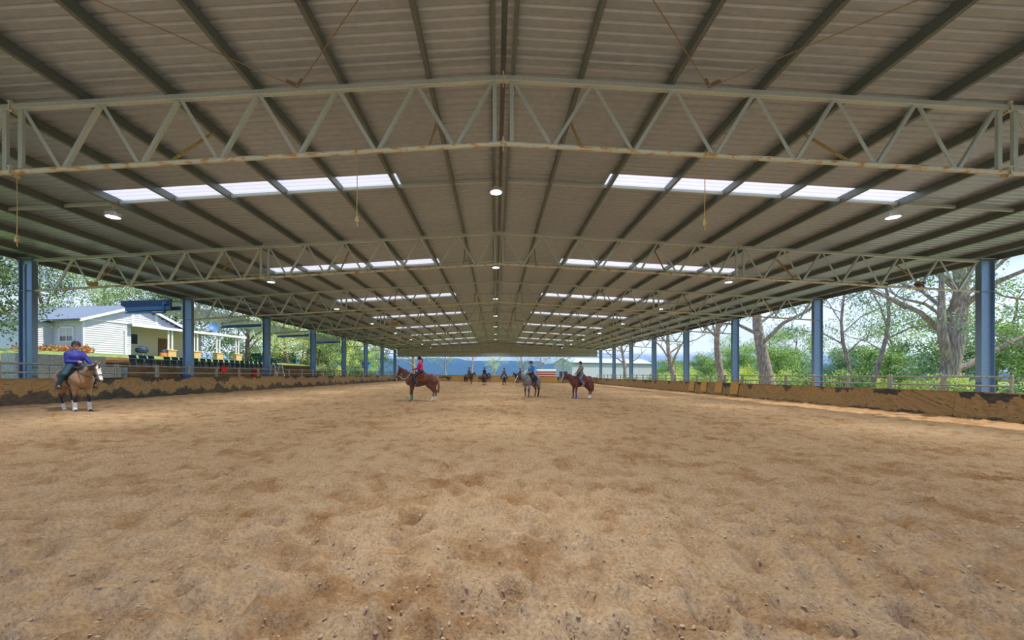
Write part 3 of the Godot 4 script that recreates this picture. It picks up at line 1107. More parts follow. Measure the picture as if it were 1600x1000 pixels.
# ---------------------------------------------------------------- outside: house, terrace, sheds
func weather_wall(m: MB, a: Vector3, b: Vector3, top_a: float, top_b: float, lap := 0.17) -> void:   # lapped boards between two upright edges, seen from the side where a is on the left
	var d := b - a
	var out := Vector3.UP.cross(d).normalized() * -1.0
	out = d.cross(Vector3.UP).normalized()
	var y := 0.0
	var most := maxf(top_a, top_b)
	while y < most - 0.001:
		var y1 := minf(y + lap, most)
		var t0 := 0.0
		var t1 := 1.0
		if top_a < top_b and y1 > top_a: t0 = (y1 - top_a) / (top_b - top_a)
		if top_b < top_a and y1 > top_b: t1 = 1.0 - (y1 - top_b) / (top_a - top_b)
		var p0 := a + d * t0 + Vector3(0, y, 0)
		var p1 := a + d * t1 + Vector3(0, y, 0)
		var up := Vector3(0, y1 - y, 0)
		m.quad(p0 + out * 0.042, p1 + out * 0.042, p1 + up + out * 0.002, p0 + up + out * 0.002)
		m.quad(p1 + out * 0.042, p0 + out * 0.042, p0, p1)
		y = y1


func window_part(parent: Node, at: Vector3, w: float, h: float, basis: Basis, blind := 0.45) -> void:    # basis: x along the wall, z outwards
	var fr := MB.new()
	for s in [-1.0, 1.0]:
		fr.box(at + basis * Vector3(s * w * 0.5, 0, 0.03), Vector3(0.09, h + 0.09, 0.1), basis)
		fr.box(at + basis * Vector3(0, s * h * 0.5, 0.03), Vector3(w + 0.09, 0.09, 0.1), basis)
	fr.box(at + basis * Vector3(0, 0, 0.025), Vector3(0.06, h, 0.07), basis)
	var f := part("window", fr, M.white_trim, parent)
	for s in [-1.0, 1.0]:
		var g := MB.new()
		g.box(at + basis * Vector3(s * w * 0.25, 0, 0.01), Vector3(w * 0.5 - 0.06, h - 0.06, 0.02), basis, 0.0)
		part("pane", g, M.glass, f)
	if blind > 0.0:
		var b := MB.new()
		for s in [-1.0, 1.0]:
			b.box(at + basis * Vector3(s * w * 0.25, h * 0.5 - h * blind * 0.5 - 0.03, 0.024), Vector3(w * 0.5 - 0.1, h * blind, 0.006), basis, 0.0)
		part("blind", b, M.blind, f)


func build_house() -> void:
	# local x runs along the gable face away from the camera, z towards the arena
	var hz := Vector3(0.983, 0, 0.183)
	var hx := Vector3(0.183, 0, -0.983)
	var o := thing("house", "white weatherboard house with a grey gable roof and pillared porch", "house", Vector3(-31.1, 2.75, -29.0))
	o.basis = Basis(hx, Vector3.UP, hz)
	var eave := 2.95
	var apex := 4.55
	var wd := 7.63
	var m := MB.new()
	weather_wall(m, Vector3(0, 0, 0), Vector3(3.2, 0, 0), eave, eave)
	weather_wall(m, Vector3(0, 0, -9.0), Vector3(0, 0, 0), eave, eave)
	m.quad(Vector3(3.2, 0, 0), Vector3(3.2, 0, -2), Vector3(3.2, eave, -2), Vector3(3.2, eave, 0))
	part("wall", m, M.weatherboard, o)
	var gb := MB.new()
	for s in 2:
		var a := Vector3(0.0, eave, 0.02) if s == 0 else Vector3(wd * 0.5, eave, 0.02)
		var b := Vector3(wd * 0.5, eave, 0.02) if s == 0 else Vector3(wd, eave, 0.02)
		weather_wall(gb, a, b, 0.0 if s == 0 else apex - eave, apex - eave if s == 0 else 0.0)
	part("gable", gb, M.weatherboard, o)
	for x in [3.3, 5.2]:
		var st := MB.new()
		st.box(Vector3(x, eave + 0.55, 0.07), Vector3(0.24, 1.1, 0.06))
		part("gable_batten", st, M.white_trim, o)
	# main roof: two ribbed slopes, barge boards on the gable edge
	var slope := (apex - eave) / (wd * 0.5)
	for s in [-1.0, 1.0]:
		var r := MB.new()
		var over := 0.55
		var x0 := wd * 0.5
		var x1: float = wd * 0.5 + s * (wd * 0.5 + over)
		var y0 := apex + 0.1
		var y1 := eave + 0.1 - slope * over
		for k in 64:
			var z0 := 0.45 - 0.22 * k
			for q in [[z0, z0 - 0.15, 0.0], [z0 - 0.15, z0 - 0.22, 0.03]]:
				r.out_quad(Vector3(x0, y0 + q[2], q[0]), Vector3(x1, y1 + q[2], q[0]), Vector3(x1, y1 + q[2], q[1]), Vector3(x0, y0 + q[2], q[1]), Vector3(x0, -30, z0))
		r.out_quad(Vector3(x0, y0 - 0.08, 0.45), Vector3(x1, y1 - 0.08, 0.45), Vector3(x1, y1 - 0.08, -13.6), Vector3(x0, y0 - 0.08, -13.6), Vector3(x0, 30, 0))
		part("roof", r, M.house_roof, o)
		var bb := MB.new()
		bb.bar(Vector3(x0, y0 - 0.09, 0.47), Vector3(x1, y1 - 0.09, 0.47), 0.2, 0.05, Vector3(0, 0, 1))
		part("barge_board", bb, M.white_trim, o)
		var gt := MB.new()
		gt.bar(Vector3(x1, y1 - 0.04, 0.5), Vector3(x1, y1 - 0.04, -9.0), 0.12, 0.12)
		part("gutter", gt, M.white_trim if s > 0.0 else M.gutter, o)
	# side room that juts out towards the camera
	var jm := MB.new()
	weather_wall(jm, Vector3(-0.9, 0, -3.0), Vector3(-0.02, 0, -2.95), eave - 0.3, eave - 0.3)
	weather_wall(jm, Vector3(-0.9, 0, -9.0), Vector3(-0.9, 0, -3.0), eave - 0.3, eave - 0.3)
	part("wall", jm, M.weatherboard, o)
	var jr := MB.new()
	jr.bar(Vector3(-1.2, eave - 0.25, -2.6), Vector3(-1.2, eave - 0.25, -9.0), 0.12, 0.13)
	jr.box(Vector3(-0.6, eave - 0.2, -5.8), Vector3(1.2, 0.06, 6.4), Basis(Vector3(0, 0, 1), 0.3))
	part("side_roof", jr, M.house_roof, o)
	var left := Basis(Vector3(0, 0, 1), Vector3.UP, Vector3(-1, 0, 0))
	window_part(o, Vector3(-0.03, 1.75, -1.55), 1.35, 1.1, left, 0.6)
	# porch under the gable and beyond it
	var pr := MB.new()
	pr.box(Vector3(8.6, eave - 0.06, -0.85), Vector3(11.4, 0.1, 2.9), Basis(Vector3(1, 0, 0), 0.05))
	part("porch_roof", pr, M.house_roof, o)
	var pf := MB.new()
	pf.box(Vector3(8.6, eave - 0.16, 0.62), Vector3(11.5, 0.22, 0.05))
	pf.box(Vector3(1.45, eave - 0.03, 0.06), Vector3(3.0, 0.1, 0.1))
	part("fascia", pf, M.white_trim, o)
	var pw := MB.new()
	pw.box(Vector3(7.2, eave * 0.5, -2.08), Vector3(8.0, eave, 0.16), Basis.IDENTITY, 0.0)
	part("porch_wall", pw, M.porch_wall, o)
	var ew := MB.new()
	weather_wall(ew, Vector3(10.2, 0, -2.0), Vector3(11.3, 0, -2.0), eave - 0.2, eave - 0.2)
	weather_wall(ew, Vector3(11.3, 0, -2.0), Vector3(11.3, 0, -6.0), eave - 0.2, eave - 0.2)
	part("end_wall", ew, M.weatherboard, o)
	window_part(o, Vector3(4.35, 1.85, -2.0), 1.7, 1.0, Basis.IDENTITY, 0.0)
	var dr := MB.new()
	dr.box(Vector3(7.4, 1.05, -1.98), Vector3(0.9, 2.1, 0.07))
	for y in [0.55, 1.5]:
		dr.box(Vector3(7.4, y, -1.94), Vector3(0.6, 0.7, 0.03))
	var d := part("door", dr, M.door_brown, o)
	var kn := MB.new()
	kn.lathe(Vector3(7.75, 1.0, -1.93), PackedVector2Array([Vector2(0.0, 0), Vector2(0.03, 0.01), Vector2(0.035, 0.04), Vector2(0.0, 0.06)]), 10, Basis(Vector3.RIGHT, PI / 2))
	part("door_knob", kn, M.bit, d)
	var fl := MB.new()
	fl.box(Vector3(8.6, -0.25, -0.7), Vector3(11.4, 0.5, 3.0))
	part("porch_slab", fl, M.block, o)
	for x in [6.2, 8.65, 11.1, 13.45]:
		var base := MB.new()
		base.box(Vector3(x, 0.42, 0.3), Vector3(0.72, 0.9, 0.5), Basis.IDENTITY, 0.02)
		base.box(Vector3(x, 0.9, 0.3), Vector3(0.84, 0.09, 0.62), Basis.IDENTITY, 0.015)
		part("pillar_base", base, M.sandstone, o)
		for s in [-0.17, 0.17]:
			var p := MB.new()
			p.lathe(Vector3(x + s, 0.94, 0.3), PackedVector2Array([Vector2(0.1, 0), Vector2(0.1, 0.06), Vector2(0.075, 0.09), Vector2(0.072, 1.7), Vector2(0.09, 1.74), Vector2(0.09, 1.86)]), 14)
			part("post", p, M.white_trim, o)
	var dp := MB.new()
	dp.tube([Vector3(2.75, 2.2, 0.1), Vector3(2.75, 0.0, 0.1)], [0.09], 10)
	dp.tube([Vector3(2.75, 2.2, 0.1), Vector3(2.75, 2.3, 0.1)], [0.11], 10)
	part("pipe", dp, M.white_trim, o)
	var tr := MB.new()
	tr.box(Vector3(-0.02, eave * 0.5, 0.02), Vector3(0.1, eave, 0.1))
	part("corner_trim", tr, M.white_trim, o)
	# things on and by the porch
	var at := func(p: Vector3) -> Vector3: return o.transform * p
	var ds := thing("satellite_dish", "blue-grey satellite dish on the porch roof edge", "satellite dish", at.call(Vector3(10.9, eave + 0.03, 0.0)), 0.6)
	var db := MB.new()
	var bowl := PackedVector2Array()
	for k in 9:
		bowl.push_back(Vector2(0.06 * k + 0.001, 0.9 * pow(0.06 * k, 2.0)))
	for k in 9:
		bowl.push_back(Vector2(0.06 * (8 - k) + 0.001, 0.9 * pow(0.06 * (8 - k), 2.0) + 0.02))
	db.lathe(Vector3(0, 0.5, 0), bowl, 24, Basis(Vector3.RIGHT, 1.1))
	part("dish", db, M.dish, ds)
	var dm := MB.new()
	dm.tube([Vector3(0, 0, 0), Vector3(0, 0.35, -0.05), Vector3(0, 0.5, 0)], [0.025], 8)
	dm.tube([Vector3(0, 0.3, 0.2), Vector3(0, 0.55, 0.45)], [0.015], 6)
	part("mast", dm, M.seat_frame, ds)
	var gr := thing("barbecue", "covered navy barbecue standing in front of the porch window", "barbecue", at.call(Vector3(4.2, 0.0, -0.2)), 0.2)
	var gm := MB.new()
	gm.lathe(Vector3(0, 0.55, 0), PackedVector2Array([Vector2(0.3, 0), Vector2(0.42, 0.08), Vector2(0.45, 0.25), Vector2(0.38, 0.45), Vector2(0.2, 0.55), Vector2(0.0, 0.58)]), 18)
	part("lid", gm, M.navy, gr)
	for s in [[-0.25, -0.2], [0.25, -0.2], [-0.25, 0.2], [0.25, 0.2]]:
		var l := MB.new()
		l.tube([Vector3(s[0] * 1.2, 0, s[1] * 1.2), Vector3(s[0] * 0.8, 0.6, s[1] * 0.8)], [0.02], 6)
		part("leg", l, M.seat_frame, gr)
	var hd := MB.new()
	hd.tube([Vector3(-0.4, 0.9, 0.3), Vector3(-0.4, 0.98, 0.4), Vector3(0.4, 0.98, 0.4), Vector3(0.4, 0.9, 0.3)], [0.016], 6)
	part("handle", hd, M.seat_frame, gr)
	var bn := thing("drum", "orange drum with a dark lid beside the first porch pillar", "drum", at.call(Vector3(5.55, 0.0, 0.35)))
	var bm := MB.new()
	bm.lathe(Vector3.ZERO, PackedVector2Array([Vector2(0.0, 0), Vector2(0.24, 0), Vector2(0.28, 0.1), Vector2(0.285, 0.3), Vector2(0.27, 0.32), Vector2(0.285, 0.34), Vector2(0.27, 0.62), Vector2(0.24, 0.66)]), 20)
	part("barrel", bm, M.orange, bn)
	var bl := MB.new()
	bl.lathe(Vector3(0, 0.64, 0), PackedVector2Array([Vector2(0.26, 0), Vector2(0.26, 0.08), Vector2(0.2, 0.22), Vector2(0.06, 0.28), Vector2(0.0, 0.28)]), 18)
	part("lid", bl, M.navy, bn)


func build_terrace() -> void:
	# pale block steps on the camera side
	var tiers := [[-20.1, 0.45, 1.25], [-20.75, 1.25, 1.85], [-21.4, 1.85, 2.42]]
	var bt := thing("block_steps", "weathered pale stone block steps between the first two left columns", "block steps", Vector3(-20.75, 0.45, -18.3))
	var rng := RandomNumberGenerator.new()
	rng.seed = 12
	for t in 3:
		var z := -16.1 - 0.5 * t
		while z > -20.3:
			var l := minf(rng.randf_range(1.2, 1.9), z + 21.6)
			if l < 0.4: break
			var m := MB.new()
			m.box(Vector3(tiers[t][0] - 0.35 + 20.75 + rng.randf_range(-0.03, 0.03), (tiers[t][1] + tiers[t][2]) * 0.5 - 0.45, z - l * 0.5 + 18.3), Vector3(0.7, tiers[t][2] - tiers[t][1] - 0.01, l - 0.02), Basis(Vector3.UP, rng.randf_range(-0.01, 0.01)), 0.03)
			part("block", m, M.block, bt)
			z -= l
	# timber terrace for spectators: two tiers of stacked sleepers
	var tt := thing("timber_terrace", "brown timber sleeper terrace for spectators along the left rail", "terrace", Vector3(-20.4, 0.4, -33.0))
	var rows := [[0.0, 0.3, 1.85, -21.4, -45.0], [-1.75, 1.85, 2.45, -21.2, -47.5]]
	for r in rows:
		var n := int(round((r[2] - r[1]) / 0.24))
		var hh: float = (r[2] - r[1]) / n
		for k in n:
			var z: float = r[3]
			while z > r[4] + 0.1:
				var l := minf(2.6 if (k % 2 == 0 or z < r[3]) else 1.3, z - r[4])
				var m := MB.new()
				m.box(Vector3(r[0] - 0.06 + rng.randf_range(-0.012, 0.012), r[1] + hh * (k + 0.5) - 0.4, z - l * 0.5 + 33.0), Vector3(0.12, hh - 0.012, l - 0.015), Basis.IDENTITY, 0.012)
				part("sleeper", m, M.sleeper, tt)
				z -= l
	var fill := MB.new()
	fill.box(Vector3(-0.95, 0.72, -0.2), Vector3(1.6, 1.44, 23.5), Basis.IDENTITY, 0.0)
	fill.box(Vector3(-3.3, 1.05, -1.5), Vector3(2.9, 1.98, 26.0), Basis.IDENTITY, 0.0)
	part("gravel_bed", fill, M.block, tt)
	# seats
	var proto: Node3D
	for k in 24:
		var z := -22.7 - 0.62 * k - (0.5 if k > 2 else 0.0)
		var label := "green plastic spectator seat on the timber terrace, %s from the camera end" % ordinal(k)
		if proto == null:
			proto = thing("spectator_seat", label, "seat", Vector3(-21.2, 1.85, z), 0.0, "row of green seats")
			var s := MB.new()
			s.prof(PackedVector2Array([Vector2(0.24, 0.3), Vector2(0.27, 0.34), Vector2(0.27, 0.32), Vector2(-0.2, 0.3), Vector2(-0.22, 0.34)]), Vector3(0, 0, 0.24), Vector3(0, 0, -0.24), Vector3.RIGHT, Vector3.UP)
			part("seat", s, M.seat_green, proto)
			var b := MB.new()
			b.prof(PackedVector2Array([Vector2(-0.2, 0.37), Vector2(-0.17, 0.37), Vector2(-0.25, 0.73), Vector2(-0.3, 0.76), Vector2(-0.31, 0.745), Vector2(-0.27, 0.715)]), Vector3(0, 0, 0.23), Vector3(0, 0, -0.23), Vector3.RIGHT, Vector3.UP)
			part("backrest", b, M.seat_green, proto)
			for e in [[0.2, 0.22], [0.2, -0.22], [-0.2, 0.22], [-0.2, -0.22]]:
				var l := MB.new()
				l.tube([Vector3(e[0] * 1.15, 0, e[1]), Vector3(e[0], 0.32, e[1])], [0.016], 6)
				part("leg", l, M.seat_frame, proto)
			for e in [0.26, -0.26]:
				var l := MB.new()
				l.tube([Vector3(-0.24, 0.54, e), Vector3(0.1, 0.54, e), Vector3(0.2, 0.5, e), Vector3(0.2, 0.32, e)], [0.018], 6)
				part("armrest", l, M.seat_frame, proto)
		else:
			var t: Node3D = proto.duplicate()
			t.name = numbered("spectator_seat")
			add_child(t)
			t.position.z = z
			t.rotation.y = rng.randf_range(-0.12, 0.12)
			t.set_meta("label", label)
	# cloths and a bin on the rail
	for q in [["red_cloth", "red cloth thrown over the left rail in front of the green seats", -25.6, 1.9, "cloth"], ["blue_cloth", "dark blue rug folded on the left kickboard beside the second column", -22.3, 1.42, "rug"]]:
		var m := MB.new()
		for s in [-1.0, 1.0]:
			for k in 5:
				var z0 := -0.3 + 0.12 * k
				var dp := 0.42 - 0.05 * absf(k - 2) if s > 0.0 else 0.3
				m.box(Vector3(s * 0.05 + 0.012 * (k % 2), -dp * 0.5, z0), Vector3(0.03, dp, 0.125), Basis(Vector3(0, 0, 1), -s * 0.12), 0.008)
		m.box(Vector3(0, 0.0, -0.06), Vector3(0.1, 0.025, 0.62), Basis.IDENTITY, 0.01)
		solo("cloth" if q[0] == "red_cloth" else "rug", m, M[q[0]], q[1], q[4], Vector3(-17.8 - 0.36 if q[0] == "red_cloth" else -18.02, q[3] + 0.05 if q[0] == "red_cloth" else 1.42, q[2]))
	var bin := thing("bin", "red bin with a lid behind the left rail near the third column", "bin", Vector3(-18.75, 0.75, -30.0))
	var bm := MB.new()
	bm.lathe(Vector3.ZERO, PackedVector2Array([Vector2(0.0, 0), Vector2(0.2, 0), Vector2(0.26, 0.95), Vector2(0.27, 0.98)]), 18)
	part("body", bm, M.red_cloth, bin)
	var bl := MB.new()
	bl.lathe(Vector3(0, 0.98, 0), PackedVector2Array([Vector2(0.28, 0), Vector2(0.28, 0.05), Vector2(0.2, 0.11), Vector2(0.0, 0.13)]), 18)
	part("lid", bl, M.red_cloth, bin)
	# awning over the terrace
	var aw := thing("awning", "blue steel awning with a gutter, fixed to the second left column", "awning", Vector3(-19.2, 5.0, -23.3))
	var sh := MB.new()
	for k in 100:
		var z0 := 0.4 - 0.25 * k
		for e in [[z0, z0 - 0.2, 0.0], [z0 - 0.2, z0 - 0.25, 0.03]]:
			sh.out_quad(Vector3(-0.15, 0.78 + e[2], e[0]), Vector3(-3.1, 0.5 + e[2], e[0]), Vector3(-3.1, 0.5 + e[2], e[1]), Vector3(-0.15, 0.78 + e[2], e[1]), Vector3(-1.5, -20, z0))
	part("roof_sheet", sh, M.roof_sheet, aw)
	var fa := MB.new()
	fa.prof(PackedVector2Array([Vector2(-0.1, 0.55), Vector2(-0.1, 0.93), Vector2(-3.15, 0.82), Vector2(-3.1, 0.55), Vector2(-2.75, 0.38), Vector2(-0.1, 0.46)]), Vector3(0, 0, 0.42), Vector3(0, 0, 0.38), Vector3.RIGHT, Vector3.UP)
	part("end_fascia", fa, M.navy, aw)
	var gu := MB.new()
	gu.bar(Vector3(-0.1, 0.42, 0.45), Vector3(-2.8, 0.33, 0.45), 0.1, 0.2)
	gu.bar(Vector3(-0.5, 0.72, 0.47), Vector3(-0.5, 0.1, 0.47), 0.12, 0.12, Vector3(0, 0, 1))
	gu.bar(Vector3(-0.5, 0.12, 0.47), Vector3(-2.8, 0.1, 0.47), 0.07, 0.07)
	part("beam", gu, M.awning_blue, aw)
	for k in 4:
		var b := MB.new()
		b.bar(Vector3(0.1, 0.45, -8.0 * k), Vector3(-3.1, 0.32, -8.0 * k), 0.1, 0.22)
		part("rafter", b, M.awning_blue, aw)
	# garden bed with orange-leaved shrubs
	var ed := MB.new()
	ed.prof(PackedVector2Array([Vector2(-0.1, -0.3), Vector2(0.1, -0.3), Vector2(0.1, 0.14), Vector2(0.07, 0.17), Vector2(-0.07, 0.17), Vector2(-0.1, 0.14)]), Vector3(-2.2, 0, 0), Vector3(2.4, 0, 0), Vector3(0, 0, -1), Vector3.UP)
	solo("garden_edging", ed, M.block, "grey concrete edging in front of the orange shrubs", "edging", Vector3(-32.0, 2.86, -27.0), -0.1)
	for k in 6:
		var fm := MB.new()
		var rr := RandomNumberGenerator.new()
		rr.seed = 300 + k
		leaves(fm, rr, Vector3(0, 0.32, 0), Vector3(0.48, 0.36, 0.45), 260, 0.2, 0.11, [lin(234, 150, 104), lin(242, 184, 140), lin(218, 122, 90), lin(230, 206, 130), lin(110, 108, 66)])
		var sb := thing("orange_shrub", "round orange-leaved shrub in the bed below the house window, %s from the left" % ORD[k], "shrub", Vector3(-34.1 + 0.8 * k, 2.92, -27.6 - 0.12 * k), 0.0, "orange shrubs by the house")
		part("foliage", fm, M.leaf, sb).set_meta("kind", "stuff")
		var sm := MB.new()
		for q in 5:
			sm.tube([Vector3(0, -0.1, 0), Vector3(0.2 * cos(q * 1.3), 0.3, 0.2 * sin(q * 1.3))], [0.02, 0.01], 5)
		part("stem", sm, M.bark_brown, sb)


func build_far_things() -> void:
	# shed at the right of the far end; local x along its long side
	var sx := Vector3(0.916, 0, -0.4)
	var s := thing("shed", "long pale grey metal shed with two dark doors beyond the far end", "shed", Vector3(20.0, -0.05, -100.0))
	s.basis = Basis(sx, Vector3.UP, Vector3(0.4, 0, 0.916))
	var wdt := 8.7
	var len := 28.0
	var ev := 4.5
	var ap := 5.95
	var m := MB.new()
	var k := 0
	while k < 56:
		var x := 0.5 * k
		m.quad(Vector3(x, 0, 0), Vector3(x + 0.4, 0, 0), Vector3(x + 0.4, ev, 0), Vector3(x, ev, 0))
		m.quad(Vector3(x + 0.4, 0, 0.0), Vector3(x + 0.5, 0, -0.04), Vector3(x + 0.5, ev, -0.04), Vector3(x + 0.4, ev, 0.0))
		k += 1
	m.quad(Vector3(0, 0, -wdt), Vector3(0, 0, 0), Vector3(0, ev, 0), Vector3(0, ev, -wdt))
	m.tri(Vector3(0, ev, -wdt), Vector3(0, ev, 0), Vector3(0, ap, -wdt * 0.5))
	m.quad(Vector3(len, 0, 0), Vector3(len, 0, -wdt), Vector3(len, ev, -wdt), Vector3(len, ev, 0))
	m.tri(Vector3(len, ev, 0), Vector3(len, ev, -wdt), Vector3(len, ap, -wdt * 0.5))
	part("wall", m, M.shed_wall, s)
	var r := MB.new()
	for e in [[0.3, -wdt * 0.5], [-wdt - 0.3, -wdt * 0.5]]:
		r.prof(PackedVector2Array([Vector2(0, 0), Vector2(0, 0.08), Vector2(1, 0.08), Vector2(1, 0)]), Vector3(-0.3, ev - 0.05, e[0]), Vector3(len + 0.3, ev - 0.05, e[0]), Vector3(0, ap - ev + 0.05, e[1] - e[0]), Vector3.UP)
	part("roof", r, M.shed_roof, s)
	var g := MB.new()
	g.bar(Vector3(-0.3, ev - 0.02, 0.36), Vector3(len + 0.3, ev - 0.02, 0.36), 0.14, 0.22)
	part("gutter", g, M.gutter, s)
	for z in [-5.2, -2.9]:
		var d := MB.new()
		d.box(Vector3(-0.04, 1.3, z), Vector3(0.1, 2.0, 1.4))
		d.box(Vector3(-0.1, 1.3, z), Vector3(0.04, 1.9, 0.05))
		part("door", d, M.shed_dark, s)
	var lp := MB.new()
	lp.tube([Vector3(0, 3.0, -4.0), Vector3(-0.35, 3.1, -4.0)], [0.04], 6)
	lp.box(Vector3(-0.4, 3.02, -4.0), Vector3(0.25, 0.12, 0.3))
	part("wall_light", lp, M.shed_dark, s)
	# red and white stock trailer
	var t := thing("stock_trailer", "red-panelled stock trailer with a white roof by the far shed", "trailer", Vector3(9.4, 0.0, -86.0))
	var b := MB.new()
	b.box(Vector3(2.1, 1.5, -1.0), Vector3(4.2, 1.5, 2.0), Basis.IDENTITY, 0.06)
	part("body", b, M.red_panel, t)
	for y in [1.15, 1.7, 2.15]:
		var p := MB.new()
		p.box(Vector3(2.1, y, 0.02), Vector3(4.1, 0.12, 0.05))
		part("slat", p, M.white_trim, t)
	var ro := MB.new()
	ro.prof(PackedVector2Array([Vector2(0.1, 0), Vector2(0.05, 0.22), Vector2(-1.0, 0.34), Vector2(-2.05, 0.22), Vector2(-2.1, 0)]), Vector3(-0.05, 2.24, 0), Vector3(4.25, 2.24, 0), Vector3(0, 0, 1), Vector3.UP)
	part("roof", ro, M.white_trim, t)
	for x in [1.5, 2.5]:
		var w := MB.new()
		w.lathe(Vector3(x, 0.38, 0.0), PackedVector2Array([Vector2(0.0, 0), Vector2(0.3, 0.0), Vector2(0.38, 0.04), Vector2(0.38, 0.2), Vector2(0.3, 0.24), Vector2(0.0, 0.24)]), 18, Basis(Vector3.RIGHT, PI / 2))
		part("wheel", w, M.tyre, t)
	var db := MB.new()
	db.bar(Vector3(0.1, 0.75, -1.0), Vector3(-1.3, 0.6, -1.0), 0.12, 0.12)
	db.bar(Vector3(-1.3, 0.6, -1.0), Vector3(-1.3, 0.05, -1.0), 0.07, 0.07, Vector3(0, 0, 1))
	part("drawbar", db, M.gutter, t)
	# bright blue hut seen between the far left columns
	var hb := thing("hut", "bright blue hut with a white framed window behind the left trees", "hut", Vector3(-26.0, 0.9, -74.0), 0.2)
	var hm := MB.new()
	hm.box(Vector3(0, 1.4, 0), Vector3(3.4, 2.8, 2.6), Basis.IDENTITY, 0.04)
	part("wall", hm, M.hut_blue, hb)
	var hr := MB.new()
	hr.box(Vector3(0, 2.88, 0.1), Vector3(3.8, 0.14, 3.1), Basis(Vector3.RIGHT, 0.06))
	part("roof", hr, M.awning_blue, hb)
	window_part(hb, Vector3(0.3, 1.6, 1.31), 1.5, 0.9, Basis.IDENTITY, 0.0)
	# small cottage with a dusky pink roof
	var ct := thing("cottage", "small cottage with a dusky pink roof among the left trees", "cottage", Vector3(-33.5, 1.2, -72.0), 0.5)
	var cw := MB.new()
	weather_wall(cw, Vector3(-2.0, 0, 1.6), Vector3(2.0, 0, 1.6), 2.3, 2.3)
	weather_wall(cw, Vector3(2.0, 0, 1.6), Vector3(2.0, 0, -1.6), 2.3, 2.3)
	weather_wall(cw, Vector3(-2.0, 0, -1.6), Vector3(-2.0, 0, 1.6), 2.3, 2.3)
	for e in [-2.0, 2.0]:
		cw.tri(Vector3(e, 2.3, -1.6), Vector3(e, 2.3, 1.6), Vector3(e, 3.5, 0))
	part("wall", cw, M.porch_wall, ct)
	var cr := MB.new()
	for e in [2.0, -2.0]:
		cr.prof(PackedVector2Array([Vector2(0, 0), Vector2(0, 0.1), Vector2(1, 0.1), Vector2(1, 0)]), Vector3(-2.3, 2.02, e), Vector3(2.3, 2.02, e), Vector3(0, 1.5, -e), Vector3.UP)
	part("roof", cr, M.pink_tile, ct)
	window_part(ct, Vector3(0.0, 1.3, 1.63), 1.2, 0.9, Basis.IDENTITY, 0.0)
	# low green shed behind the porch
	var gs := thing("garden_shed", "low dark green garden shed with a flat roof behind the porch pillars", "garden shed", Vector3(-32.0, 2.3, -53.5), -0.5)
	var gm := MB.new()
	for q in 14:
		gm.box(Vector3(-3.5 + 0.5 * q, 1.0, 0), Vector3(0.49, 2.0, 0.1))
	gm.box(Vector3(-0.25, 1.0, -1.2), Vector3(7.0, 2.0, 2.2), Basis.IDENTITY, 0.02)
	part("wall", gm, M.dark_green, gs)
	var gr := MB.new()
	gr.box(Vector3(-0.25, 2.06, -1.1), Vector3(7.5, 0.12, 2.8))
	part("roof", gr, M.gutter, gs)
	# white folding stand and a striped marker post
	var st := thing("folding_stand", "white folding trestle stand behind the left rail by the fourth column", "trestle", Vector3(-19.6, 0.7, -34.5))
	for e in [-0.6, 0.6]:
		for f in [-1.0, 1.0]:
			var l := MB.new()
			l.tube([Vector3(f * 0.45, 0, e), Vector3(f * 0.08, 1.7, e)], [0.035], 6)
			part("leg", l, M.white_trim, st)
	var bar := MB.new()
	for y in [0.5, 0.95, 1.4, 1.7]:
		bar.tube([Vector3(0.45 - 0.37 * y / 1.7, y, -0.6), Vector3(0.45 - 0.37 * y / 1.7, y, 0.6)], [0.025], 6)
	part("rung", bar, M.white_trim, st)
	var mp := thing("marker_post", "short post with orange and white bands at the far left corner of the sand", "post", Vector3(-17.0, 0.25, -66.0))
	for q in 4:
		var pm := MB.new()
		pm.lathe(Vector3(0, 0.3 * q, 0), PackedVector2Array([Vector2(0.09, 0), Vector2(0.09, 0.3)]), 12)
		if q == 3: pm.lathe(Vector3(0, 1.2, 0), PackedVector2Array([Vector2(0.09, 0), Vector2(0.05, 0.04), Vector2(0.0, 0.05)]), 12)
		part("band", pm, M.orange if q % 2 == 0 else M.white_trim, mp)


# ---------------------------------------------------------------- trees
func leaves(m: MB, rng: RandomNumberGenerator, at: Vector3, size: Vector3, count: int, len: float, wid: float, cols: Array, droop := 0.0) -> void:
	var sv := m.v
	for k in count:
		var d := Vector3(rng.randfn(), rng.randfn(), rng.randfn()).normalized() * pow(rng.randf(), 0.45)
		var p := at + d * size
		var a := Vector3(rng.randf_range(-1, 1), rng.randf_range(-1, 1) - droop, rng.randf_range(-1, 1)).normalized()
		var b := a.cross(Vector3(rng.randf_range(-1, 1), rng.randf_range(-1, 1), rng.randf_range(-1, 1))).normalized()
		var l := len * rng.randf_range(0.6, 1.3)
		var w := wid * rng.randf_range(0.6, 1.3) * 0.5
		var c: Color = cols[rng.randi() % cols.size()]
		var nn := a.cross(b)
		var s := m.v.size()
		m.v.push_back(p); m.v.push_back(p + a * l * 0.45 + b * w); m.v.push_back(p + a * l); m.v.push_back(p + a * l * 0.45 - b * w)
		for i in 4:
			m.n.push_back(nn); m.c.push_back(c)
		m.ix.append_array(PackedInt32Array([s, s + 1, s + 2, s, s + 2, s + 3]))


